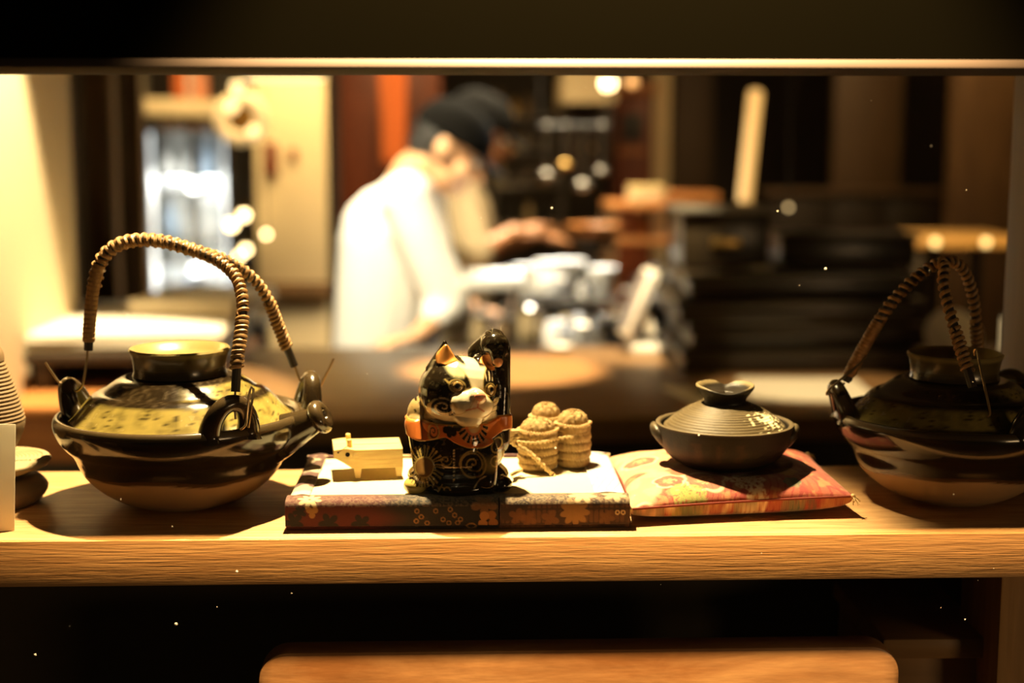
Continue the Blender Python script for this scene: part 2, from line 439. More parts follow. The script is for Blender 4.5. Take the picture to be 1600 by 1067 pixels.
def teapot(loc, label, S, px_lugs, spout, strands, wires, wrap_pitch, both_wrap, group):
    """strands: world paths of the two cane strands; wires: list of world paths; px_lugs: angles in degrees"""
    loc = Vector(loc)
    t = thing('teapot', loc, label, 'teapot', group)
    pr = [(0, 0), (0.034, 0), (0.0375, 0.0012), (0.047, 0.0045), (0.0585, 0.0115), (0.0665, 0.0185), (0.0715, 0.0245), (0.0745, 0.030), (0.0775, 0.037),
          (0.0805, 0.0415), (0.0845, 0.0455), (0.0885, 0.051), (0.0915, 0.058), (0.0922, 0.0632), (0.0908, 0.0672), (0.0882, 0.0683), (0.0855, 0.0668),
          (0.0825, 0.0645), (0.080, 0.0650), (0.0765, 0.0685), (0.071, 0.0745), (0.0655, 0.0805), (0.0605, 0.0838), (0.0560, 0.0855), (0.0510, 0.0892), (0.0455, 0.0928), (0.041, 0.0945), (0.036, 0.0952), (0.0, 0.0952)]
    P = spline([(r, 0, z) for r, z in pr], 150)
    P = [(max(p.x, 0)*S, p.z*S) for p in P]; P[0] = (0, 0); P[-1] = (0, P[-1][1])
    body = MB().lathe(P, 128).build('body', M_glaze, t, sharp=60)
    def pb(c):
        r = np.hypot(c[:, 0], c[:, 1])/S; z = c[:, 2]/S; th = np.arctan2(c[:, 1], c[:, 0])
        o = fill(len(c), GL_BLACK, 0.16)
        wob = 0.0015*np.sin(th*3+1) + 0.001*np.sin(th*7)
        low = 1 - sstep(0.0262+wob, 0.0272+wob, z)
        put(o, low, CL_CREAM, 0.75)
        put(o, (1-low)*(1-sstep(0.028+wob, 0.031+wob, z))*0.5, (0.16, 0.08, 0.03))
        top = (z > 0.0647) & (r < 0.0835)
        ol = top*(sstep(0.0635, 0.067, r))*(1-sstep(0.0795, 0.0815, r))
        ol_lit = top*(sstep(0.044, 0.047, r))*(1-sstep(0.057, 0.060, r))*sstep(0.5, 0.85, np.cos(th+0.55)+0.15*np.sin(th*5))  # upper olive only where light falls; dark side put into the glaze colour
        n = fbm(th*9, r*260, 3)
        put(o, np.maximum(ol, ol_lit*0.8)*(0.55+0.45*sstep(0.3, 0.6, n)), GL_OLIVE, 0.22)
        sp = (hash2(np.floor(th*150), np.floor(z*1600), 5) > 0.93)*np.maximum(ol, ol_lit)
        put(o, sp*0.85, GL_BLACK)
        # fine dust lying on what faces up
        put(o, 0.20*top*sstep(0.45, 0.8, fbm(c[:, 0]*500, c[:, 1]*500, 9)), GL_DUST, 0.6)
        rim = ((z > 0.0645) & (r > 0.0835))
        put(o, 0.35*rim, GL_DUST, 0.4)
        return o
    paint(body, pb)
    # cup-shaped lid
    lp = [(0, 0.0950), (0.033, 0.0950), (0.0345, 0.0958), (0.0335, 0.0985), (0.0338, 0.1040), (0.0350, 0.1105), (0.0362, 0.1128), (0.0368, 0.1145), (0.0358, 0.1158), (0.0336, 0.1152), (0.0322, 0.1140),
          (0.0312, 0.1136), (0.029, 0.1110), (0.024, 0.1085), (0.012, 0.1070), (0, 0.1068)]
    lid = MB().lathe([(r*S, z*S) for r, z in lp], 96).build('lid', M_glaze, t, sharp=50)
    def pl(c):
        r = np.hypot(c[:, 0], c[:, 1])/S; z = c[:, 2]/S; th = np.arctan2(c[:, 1], c[:, 0])
        o = fill(len(c), (0.09, 0.062, 0.018), 0.3)
        inn = (z > 0.1062)*((r < 0.0345) | (z > 0.1128))
        put(o, inn*0.9, (0.26, 0.195, 0.065), 0.35)
        put(o, 0.7*(1-sstep(0.098, 0.103, z)), GL_BLACK, 0.2)
        return o
    paint(lid, pl)
    # lugs: thick clay loops standing on the shoulder
    for k, (ang, ro, rt) in enumerate(px_lugs):
        a = R(ang); rad = Vector((math.cos(a), math.sin(a), 0)); tan = Vector((-math.sin(a), math.cos(a), 0))
        pts = []
        for q in range(-1, 14):
            f = math.pi*q/12
            up = math.sin(f)
            pts.append((rad*(0.0835 + ro + (0.006 + rt)*max(up, 0)) + tan*(0.0145*math.cos(f)) + Vector((0, 0, 0.0655 + 0.0215*up)))*S)
        pts = spline(pts, 26)
        rr = [(0.0092 - 0.0030*math.sin(math.pi*i/25) + 0.001*(i in (0, 25)))*S for i in range(26)]
        lg = MB().tube(pts, rr, 16).build('lug', M_glaze, t, sharp=70)
        paint(lg, lambda c: put(fill(len(c), (0.02, 0.012, 0.005), 0.17), 0.25*sstep(0.081*S, 0.09*S, c[:, 2]), GL_DUST, 0.3))
    # spout
    if spout is not None:
        a = R(spout); rad = Vector((math.cos(a), math.sin(a), 0))
        sp = spline([(rad*r + Vector((0, 0, z)))*S for r, z in ((0.052, 0.044), (0.072, 0.0500), (0.085, 0.0555), (0.095, 0.0605), (0.102, 0.0640), (0.1075, 0.0670))], 28)
        rr = [(0.0158*(1-i/27)**1.25 + 0.0088)*S for i in range(28)]
        m_ = MB().tube(sp, rr, 24, cap=False)
        # rolled lip and dark mouth
        end, d = sp[-1], (sp[-1]-sp[-2]).normalized(); u = d.orthogonal().normalized(); w = d.cross(u)
        ring = [end + (u*math.cos(2*math.pi*q/24) + w*math.sin(2*math.pi*q/24))*0.0076*S for q in range(25)]
        so = m_.build('spout', M_glaze, t, sharp=70)
        paint(so, lambda c: put(fill(len(c), GL_BLACK, 0.15), 0.25*sstep(0.060*S, 0.072*S, c[:, 2]), GL_DUST, 0.3))
        l2 = MB().tube(ring, 0.0054*S, 12).build('lip', M_glaze, so, sharp=70)
        paint(l2, lambda c: put(fill(len(c), (0.03, 0.018, 0.008), 0.18), 0.35*sstep(0.068*S, 0.076*S, c[:, 2]), GL_DUST, 0.3))
        m3 = MB().lathe([(0, 0), (0.008*S, 0)], 20)
        ms = m3.mesh('mouth'); ms.transform(Matrix.Translation(end - d*0.004*S) @ d.to_track_quat('Z', 'Y').to_matrix().to_4x4())
        obj('mouth', ms, M_black, so)
    # cane handle
    h = bpy.data.objects.new('handle', None); COL.objects.link(h); h.parent = t
    for path in strands:
        pts = [Vector(p) - loc for p in path]
        cp = spline(pts, 90)
        MB().tube(cp, 0.0032, 10).build('bamboo_core', M_core, h)
        tot = sum((cp[i+1]-cp[i]).length for i in range(89))
        # three stretches of binding: tight ends and open middle
        n = 90
        i0, i1 = 2, 85
        sl_ = spline(cp[i0:22], 130); MB().tube(sl_, [0.0040 + 0.0007*((i*0.13) % 1)**0.5 for i in range(130)], 12).build('cane_binding', M_cane, h, sharp=None)
        helix(MB(), cp[21:72], 0.0031, wrap_pitch*1.05, 0.00165, wob=0.04).build('cane_binding', M_cane, h)
        helix(MB(), cp[71:i1], 0.0035, wrap_pitch*0.74, 0.0016, wob=0.05).build('cane_binding', M_cane, h)
    if both_wrap is not None:
        pts = spline([Vector(p) - loc for p in both_wrap], 40)
        F = frames(pts)
        m_ = MB()
        tot = sum((pts[i+1]-pts[i]).length for i in range(39)); turns = tot/(wrap_pitch*1.25); nn = int(turns*16)
        PP = spline(pts, nn); FF = frames(PP); path = []
        for i in range(nn):
            q = 2*math.pi*i/16
            path.append(PP[i] + Vector((0, 1, 0))*math.sin(q)*0.0074 + FF[i][0].cross(Vector((0, 1, 0))).normalized()*0 + (PP[min(i+1, nn-1)]-PP[max(i-1, 0)]).normalized().cross(Vector((0, 1, 0)))*math.cos(q)*0.0040)
        m_.tube(path, 0.0016, 7).build('cane_binding', M_cane, h)
    for wpts in wires:
        MB().tube(spline([Vector(p) - loc for p in wpts], 24), 0.00085, 7).build('wire_hook', M_wire, h)
    return t

TP1 = Vector((W(288, 776, 0.11).x, 0.11, 0))
yf, yk = 0.034, 0.142
left_path = [(138, 547, .105), (140, 505, .105), (146, 450, .104), (158, 408, .103), (182, 384, .102), (218, 375, .100), (262, 379, .098), (305, 392, .096)]
sA = [W(*p) for p in left_path] + [W(340, 407, .088), W(368, 432, .078), W(379, 470, .062), W(377, 515, .050), W(371, 560, .041), W(368, 612, .036)]
sB = [W(p[0], p[1], p[2]+0.010) for p in left_path] + [W(350, 405, .112), W(392, 432, .120), (W(417, 465, .128)), W(435, 510, .135), W(449, 545, .139), W(460, 572, .141)]
wires = [
    [W(138, 535, .108), W(134, 575, .109), W(127, 605, .110), W(112, 612, .110), W(95, 600, .110), W(80, 580, .110), W(71, 566, .110)],
    [W(459, 568, .141), W(468, 592, .143), W(478, 606, .146)],
    [W(497, 612, .147), W(508, 588, .148), W(516, 572, .149), W(521, 560, .150)],
    [W(376, 671, .024), W(384, 664, .022), W(387, 640, .023), W(390, 612, .026), W(394, 604, .028), W(396, 612, .026), W(392, 640, .022), W(388, 668, .022)],
    [W(368, 606, .036), W(367, 630, .036), W(368, 655, .034)],
]
teapot(TP1, 'dark glazed clay teapot with olive shoulder and arched cane handle, left on shelf, fully lit', 1.0, ((178, -0.008, 0.002), (-56, 0, 0), (17, 0.011, -0.003)), -12, [sA, sB], wires, 0.0047, [W(p[0], p[1], p[2]+0.005) for p in left_path[2:8]] + [W(335, 402, .096)], 'clay teapots with cane handles')

TP2 = Vector((W(1482, 790, 0.105).x, 0.105, 0))
lp2 = [(1321, 596, .105), (1336, 566, .104), (1356, 530, .102), (1380, 490, .100), (1404, 460, .098), (1435, 430, .096), (1464, 413, .094)]
sA2 = [W(*p) for p in lp2] + [W(1476, 416, .085), W(1474, 440, .076), W(1481, 475, .068), W(1494, 520, .058), W(1508, 565, .048), W(1520, 606, .040)]
sB2 = [W(p[0]+3, p[1]-2, p[2]+0.010) for p in lp2] + [W(1492, 410, .110), W(1510, 430, .118), W(1521, 468, .126), W(1525, 510, .132), W(1528, 550, .138), W(1534, 590, .142)]
wires2 = [
    [W(1523, 555, .036), W(1522, 548, .034), W(1526, 546, .032), W(1533, 580, .028), W(1541, 615, .024), W(1547, 645, .022), W(1543, 652, .026)],
    [W(1320, 598, .106), W(1302, 612, .106), W(1291, 616, .100), W(1300, 604, .098), W(1330, 580, .100), W(1354, 556, .100)],
    [W(1534, 590, .142), W(1540, 606, .146)],
]
teapot(TP2, 'dark brown clay teapot with peaked cane handle in shadow beside the red cushion', 0.95, ((176, 0, 0.003), (-66, 0, 0), (40, 0, 0)), -2, [sA2, sB2], wires2, 0.0054, None, 'clay teapots with cane handles')

# ------------------------------------------------------------ far left: ribbed jar on dish on base, card
yj = 0.105
jx = W(-20, 740, yj).x
M_ribclay = mat('ribbed_clay', (0.17, 0.105, 0.045), 0.7, noise=(90, 0.4, (1, 1, 1)))
M_tan = mat('tan_clay', (0.34, 0.25, 0.125), 0.75, noise=(120, 0.4, (1, 1, 1)))
M_greyclay = mat('brown_clay', (0.16, 0.10, 0.045), 0.6, noise=(60, 0.4, (1, 1, 1)))
zb1, zb2 = 0.0205, 0.0335
bp = [(0, 0), (0.031, 0), (0.038, 0.003), (0.0425, 0.009), (0.0425, 0.013), (0.038, 0.018), (0.030, zb1), (0, zb1)]
st = tag(MB().lathe([(p.x, p.z) for p in spline([(r, 0, z) for r, z in bp], 40)], 64).build('round_stand', M_greyclay, None, (jx, yj, 0)), 'dark brown bun-shaped clay stand under the coiled dish', 'stand')
dish = thing('coiled_dish', (jx, yj, zb1), 'tan coiled clay dish with an overlapping rim under the ribbed jar', 'dish')
def coil(r, z, t): return (r, z + 0.0006*math.sin(r*2*math.pi/0.0028 + t) + 0.0012*math.cos(t*1.0+0.4)*r/0.046)
dp = [(0, 0.0005), (0.020, 0.0005), (0.034, 0.003), (0.044, 0.0075), (0.0460, 0.010), (0.0445, 0.0125), (0.040, 0.0125)] + [(0.040 - 0.0007*i, 0.0122 + 0.00002*i) for i in range(57)]
MB().lathe(dp[:-1] + [(0, dp[-1][1])], 80, fn=coil).build('bowl', M_tan, dish, sharp=80)
fold = [Vector(((0.044-0.0012*i*0.4)*math.cos(R(a_)), (0.044-0.0012*i*0.4)*math.sin(R(a_)), 0.0135 - 0.0004*i)) for i, a_ in enumerate(range(-95, 25, 8))]
MB().tube(fold, [0.001 + 0.0030*math.sin(math.pi*min(1, (i+1)/14)) for i in range(len(fold))], 10, flat=0.6).build('rim_fold', M_tan, dish)
jar = thing('ribbed_jar', (jx, yj, zb2), 'brown ribbed clay jar with knobbed lid at left edge behind the white card', 'jar')
jp = [(0, 0), (0.016, 0), (0.0185, 0.004), (0.0235, 0.012), (0.0270, 0.020), (0.0286, 0.026), (0.0285, 0.029)]
jp = [(p.x, p.z) for p in spline([(r, 0, z) for r, z in jp], 24)]; jp[0] = (0, 0)
rib = []
for i in range(140):
    f = i/139; r = 0.0285 - 0.0125*f**1.25; rib.append((r + 0.0005*math.sin(f*2*math.pi*16), 0.029 + 0.044*f))
MB().lathe(jp + rib + [(0, 0.073)], 72).build('body', M_ribclay, jar, sharp=80)
kp = [(0, 0.0732), (0.0150, 0.0732), (0.0162, 0.0755), (0.0150, 0.081), (0.011, 0.0855), (0.005, 0.0875), (0, 0.088)]
MB().lathe([(p.x, p.z) for p in spline([(r, 0, z) for r, z in kp], 24)][1:], 48).build('lid', M_ribclay, jar, sharp=60)

ca, cb = W(18, 661, 0.030), W(7, 822, 0.016)
M_card = bpy.data.materials.new('thin_card'); M_card.use_nodes = True
n_, l_ = M_card.node_tree.nodes, M_card.node_tree.links
d_ = n_.new('ShaderNodeBsdfDiffuse'); t_2 = n_.new('ShaderNodeBsdfTranslucent'); x_ = n_.new('ShaderNodeMixShader'); nz_ = n_.new('ShaderNodeTexNoise'); cr_ = n_.new('ShaderNodeValToRGB')
nz_.inputs['Scale'].default_value = 120; cr_.color_ramp.elements[0].color = (0.74, 0.68, 0.55, 1); cr_.color_ramp.elements[1].color = (0.86, 0.81, 0.69, 1)
l_.new(nz_.outputs['Fac'], cr_.inputs['Fac']); l_.new(cr_.outputs[0], d_.inputs['Color']); l_.new(cr_.outputs[0], t_2.inputs['Color']); x_.inputs[0].default_value = 0.5
l_.new(d_.outputs[0], x_.inputs[1]); l_.new(t_2.outputs[0], x_.inputs[2]); l_.new(x_.outputs[0], n_['Material Output'].inputs['Surface'])
card = MB().box((0, 0, 0.033), (0.07, 0.0008, 0.070), 0.0002).build('paper_card', M_card, None, (cb.x-0.032, 0.024, 0.0003))
zt_ = W(18, 661, 0.03).z
card.data.transform(Matrix.Diagonal((1, 1, zt_/0.068, 1)))
card.rotation_euler = (R(-4), R(2.5), R(6))
tag(card, 'blank white card leaning upright at the left edge of the shelf', 'card')

# ------------------------------------------------------------ brocade mat
mfl, mfr = W(446, 828, 0.018), W(984, 822, 0.018)
MX0, MX1, MY0, MY1, MH = mfl.x, mfr.x, 0.018, 0.166, 0.0215
mw, md = MX1-MX0, MY1-MY0
mt = thing('display_mat', ((MX0+MX1)/2, (MY0+MY1)/2, 0), 'low rectangular mat with cream top and dark floral brocade borders under the cat', 'mat')
M_cloth = mat('cream_cloth', (0.70, 0.62, 0.41), 0.9, noise=(900, 0.25, (1, 1, 1)), var=((0.72, 0.62, 0.38), 60, (1, 1, 1), 1.2))
M_broc = mat('brocade', (1, 1, 1), 0.8, paint=True, noise=(1400, 0.35, (1, 1, 1)), sheen=0.25)
bwf, bws = 0.017, 0.015
MB().box((0, 0.001, MH/2-0.0006), (mw-2*bws+0.004, md-bwf-0.006, MH-0.0012), 0.001).build('top_panel', M_cloth, mt)
def strip(L_, wid, nu, p0, rot, name, pf):
    """border strip: local s along length, cross-section from inner top edge over the rounded edge down to the foot"""
    prof = [(-wid, MH-0.002), (-wid, MH+0.0004)] + [(-wid + (wid-0.005)*k/10, MH + 0.0008*math.sin(math.pi*k/10)+0.0002) for k in range(1, 11)]
    prof += [(-0.005+0.005*math.sin(R(a_)), MH-0.005+0.0052*math.cos(R(a_))) for a_ in range(10, 91, 10)]
    prof += [(0.0003*math.sin(math.pi*k/14), MH-0.005-(MH-0.0088)*k/14) for k in range(1, 15)]
    prof += [(-0.0042, 0.0030)]
    prof += [(-0.004, 0.0003), (-wid, 0.0003)]
    ps = [0]
    for i in range(1, len(prof)): ps.append(ps[-1] + math.hypot(prof[i][0]-prof[i-1][0], prof[i][1]-prof[i-1][1]))
    # dense resample for the paint
    nv = 96; q = np.linspace(0, ps[-1], nv)
    dx = np.interp(q, ps, [p[0] for p in prof]); dz = np.interp(q, ps, [p[1] for p in prof])
    m_ = MB(); m_.grid(nu, nv, lambda u, v: (u*L_, -dx[int(round(v*(nv-1)))], dz[int(round(v*(nv-1)))]))
    for e in (0, nu-1): m_.f.append(tuple(j*nu+e for j in range(nv)))
    o = m_.build(name, M_broc, mt, sharp=50)
    o.location = p0; o.rotation_euler = (0, 0, rot)
    def pfun(c):
        n = len(c); s = c[:, 0]; t = np.repeat(q, nu)[:n]
        t = t - ps[1]          # 0 at the inner top edge
        return pf(s, t, c)
    paint(o, pfun)
    return o
def flower(s, t, cs, ct, r, n=6, rot=0.0, inner=0.0, sharpn=0.55):
    d = np.hypot(s-cs, t-ct); a = np.arctan2(t-ct, s-cs)
    lim = r*(1-sharpn + sharpn*np.abs(np.cos(n*(a-rot)/2)))
    return sstep(1.08, 0.92, d/lim)*(1 if inner == 0 else sstep(inner*0.8, inner, d))
def ringm(s, t, cs, ct, r, w): return sstep(w, w*0.5, np.abs(np.hypot(s-cs, t-ct)-r))
TT = bwf + 0.0208      # profile length of the front strips
RED = (0.085, 0.012, 0.008); BLK = (0.010, 0.008, 0.006); GOLD = (0.34, 0.19, 0.06); PALE = (0.62, 0.48, 0.25)
Lf = mw
half = Lf*(779-446)/(984-446)
def pf_left(s, t, c):
    o = fill(len(s), RED, 0.85)
    put(o, sstep(0.055, 0.085, s + 0.004*np.sin(t*400)), BLK)
    e = 0.0165
    for cs, ct, r in ((0.006, e+0.013, 0.007), (0.030, e+0.014, 0.0075), (0.052, e+0.0145, 0.007), (0.010, e+0.006, 0.005)):
        put(o, flower(s, t, cs, ct, r, 5, 0.5), BLK)
    put(o, flower(s, t, 0.0165, e-0.004, 0.0085, 8, 0.2, 0.0012), PALE)
    put(o, flower(s, t, 0.0185, e+0.006, 0.0045, 3, 1.57), GOLD)
    for cs, ct in ((.0905, .006), (.0935, .010), (.090, .013), (.0975, .0145), (.1135, .005), (.1165, .009), (.1205, .012), (.1185, .0145), (.1085, .012), (.1125, .0145), (.1035, .0060)):
        put(o, 0.75*ringm(s, t, cs, e+ct, 0.0014, 0.0006), GOLD)
    put(o, 0.7*ringm(s, t, .128, e+0.019, 0.004, 0.0007), GOLD)
    put(o, 0.9*flower(s, t, 0.137, e+0.001, 0.0095, 5, 0.3), (0.19, 0.095, 0.035))
    put(o, flower(s, t, 0.1425, e+0.012, 0.006, 2, 1.35, 0, 0.8), (0.30, 0.13, 0.035))
    put(o, flower(s, t, 0.1365, e+0.0125, 0.006, 2, 1.75, 0, 0.8), (0.42, 0.20, 0.06))
    put(o, 0.35*(t < e+0.003)*sstep(0.3, 0.7, fbm(s*900, t*900, 2)), (0.32, 0.22, 0.12))
    return o
def pf_right(s, t, c):
    e = 0.0165
    o = fill(len(s), (0.035, 0.016, 0.009), 0.85)
    ck = (np.sin(s*2*math.pi/0.0011)*np.sin(t*2*math.pi/0.0011) > 0.15)
    put(o, 0.8*ck*sstep(0.35, 0.6, fbm(s*120, t*110, 4)), (0.20, 0.085, 0.028))
    for cs, ct, r in ((.012, .010, .006), (.020, .0125, .006), (.035, .012, .0065)): put(o, 0.65*flower(s, t, cs, e+ct, r, 4, 0.4), (0.17, 0.07, 0.021))
    put(o, 0.75*flower(s, t, .052, e+0.007, .0105, 9, 0.1, 0, 0.35), GOLD)
    put(o, 0.6*flower(s, t, .074, e+0.012, .006, 5, 0.1), (0.16, 0.07, 0.022))
    for cs in (.0815, .0855): put(o, 0.9*ringm(s, t, cs, e+0.008, 0.0013, 0.0006), PALE)
    put(o, 0.75*flower(s, t, .058, e-0.008, .010, 7, 0.3), PALE)
    put(o, 0.6*flower(s, t, .080, e-0.008, .009, 6, 0.3), PALE)
    put(o, 0.45*(t < e+0.002)*sstep(0.3, 0.7, fbm(s*900, t*900, 2)), (0.40, 0.30, 0.16))
    return o
def pf_side_l(s, t, c):
    o = fill(len(s), (0.075, 0.025, 0.016), 0.85)
    for cs, r in ((.022, .011), (.052, .012), (.083, .012), (.112, .011)):
        put(o, 0.85*flower(s, t, cs, 0.010+0.004*math.sin(cs*90), r, 5, cs*40, 0, 0.35), (0.46, 0.36, 0.24))
    put(o, sstep(0.116, 0.122, s)*0.9, (0.72, 0.64, 0.44))
    return o
def pf_side_r(s, t, c):
    o = fill(len(s), (0.62, 0.60, 0.58), 0.85)
    n = np.sin((t + 0.004*np.sin(s*120))*2*math.pi/0.006 + np.sin(s*240)*1.2)
    put(o, 0.5*sstep(0.55, 0.9, n), (0.22, 0.22, 0.30))
    put(o, 0.4*sstep(0.5, 0.75, fbm(s*90, t*90, 6)), (0.66, 0.52, 0.30))
    return o
def pf_back(s, t, c):
    o = fill(len(s), (0.10, 0.035, 0.03), 0.85)
    put(o, 0.6*sstep(0.45, 0.6, fbm(s*150, t*150, 8)), PALE)
    return o
strip(half-0.0004, bwf, 260, (-mw/2, -md/2, 0), 0, 'front_border', pf_left)
strip(Lf-half-0.0004, bwf, 190, (-mw/2+half+0.0004, -md/2, 0), 0, 'front_border', pf_right)
strip(md-bwf-0.001, bws, 150, (-mw/2, md/2-0.001, 0), R(-90), 'side_border', pf_side_l)
strip(md-bwf-0.001, 0.023, 150, (mw/2, -md/2+bwf, 0), R(90), 'side_border', pf_side_r)
strip(mw, 0.009, 200, (mw/2, md/2, 0), R(180), 'back_border', pf_back)
# ------------------------------------------------------------ ceramic cat
CATW = Vector((W(716, 757, 0.060).x, 0.060, MH+0.0006))
cat = thing('cat_figurine', CATW, 'black and white painted ceramic beckoning cat with orange bib sitting on the mat', 'figurine')
YH = R(24)
HC = np.array([0.0012, -0.004, 0.0695])
fwd = Vector((math.sin(YH), -math.cos(YH), 0)); rgt = Vector((math.cos(YH), math.sin(YH), 0)); upv = Vector((0, 0, 1))
tilt = Matrix.Rotation(R(-10), 3, fwd)      # head leans a little
rgt = tilt @ rgt; upv = tilt @ upv
HM = Matrix((rgt, fwd*-1, upv)).transposed()      # local x=right, y=back, z=up
def hp(u, f, w): return Vector(HC) + rgt*u + fwd*f + upv*w
m_ = MB()
m_.ell((0, 0.002, .029), (.0338, .030, .034)); m_.ell((0, 0, .008), (.0365, .033, .014)); m_.ell((0, .003, .050), (.029, .025, .016))
m_.ell((-.026, .004, .051), (.0105, .013, .0135)); m_.cap((-.028, -.004, .046), (-.023, -.024, .012), .0085, .0075)
m_.cap((.020, -.020, .030), (.020, -.027, .008), .0085, .0075)
m_.cap((.029, .006, .030), (.0315, .010, .070), .0085, .0065); m_.cap((.0315, .010, .070), (.0305, .008, .098), .0065, .0075)
m_.cap((.0145, .014, .094), (.026, .006, .1035), .0078, .0090); m_.ell((.0265, .002, .1010), (.0105, .0105, .0098)); m_.cap((.0285, -.003, .098), (.0280, -.0075, .0905), .0066, .0042)
m_.ell(hp(0, 0, 0), (.0298, .0275, .0250), HM); m_.ell(hp(0, .004, -.008), (.0275, .0245, .0175), HM)
m_.ell(hp(0.0, .0225, -.0060), (.0170, .0115, .0110), HM); m_.ell(hp(0, .0300, .0005), (.0065, .006, .0055), HM); m_.ell(hp(0, .021, -.016), (.011, .009, .007), HM)
for sx in (-1, 1):
    m_.cap(hp(sx*.0158, .000, .0165), hp(sx*.0178, .0015, .0325), .0088, .0020)
    m_.cap(hp(sx*.0205, -.004, .012), hp(sx*.0180, .0005, .0300), .0060, .0020)
    m_.cap(hp(sx*.0100, .001, .018), hp(sx*.0172, .0015, .0310), .0060, .0020)
m_.ell((-.030, -.020, .005), (.0085, .0095, .0062)); m_.ell((.0300, -.018, .005), (.0085, .0095, .0062)); m_.ell((0, -.028, .004), (.018, .008, .006))
cme = blob(m_, 0.00068, 10, 0.6)
cc = co_of(cme); cc[:, 2] = np.maximum(cc[:, 2], 0); cme.vertices.foreach_set('co', cc.ravel()); cme.update()
M_cat = mat('cat_glaze', (1, 1, 1), 0.15, paint=True, coat=0.4)
cbody = obj('body', cme, M_cat, cat, sharp=None)
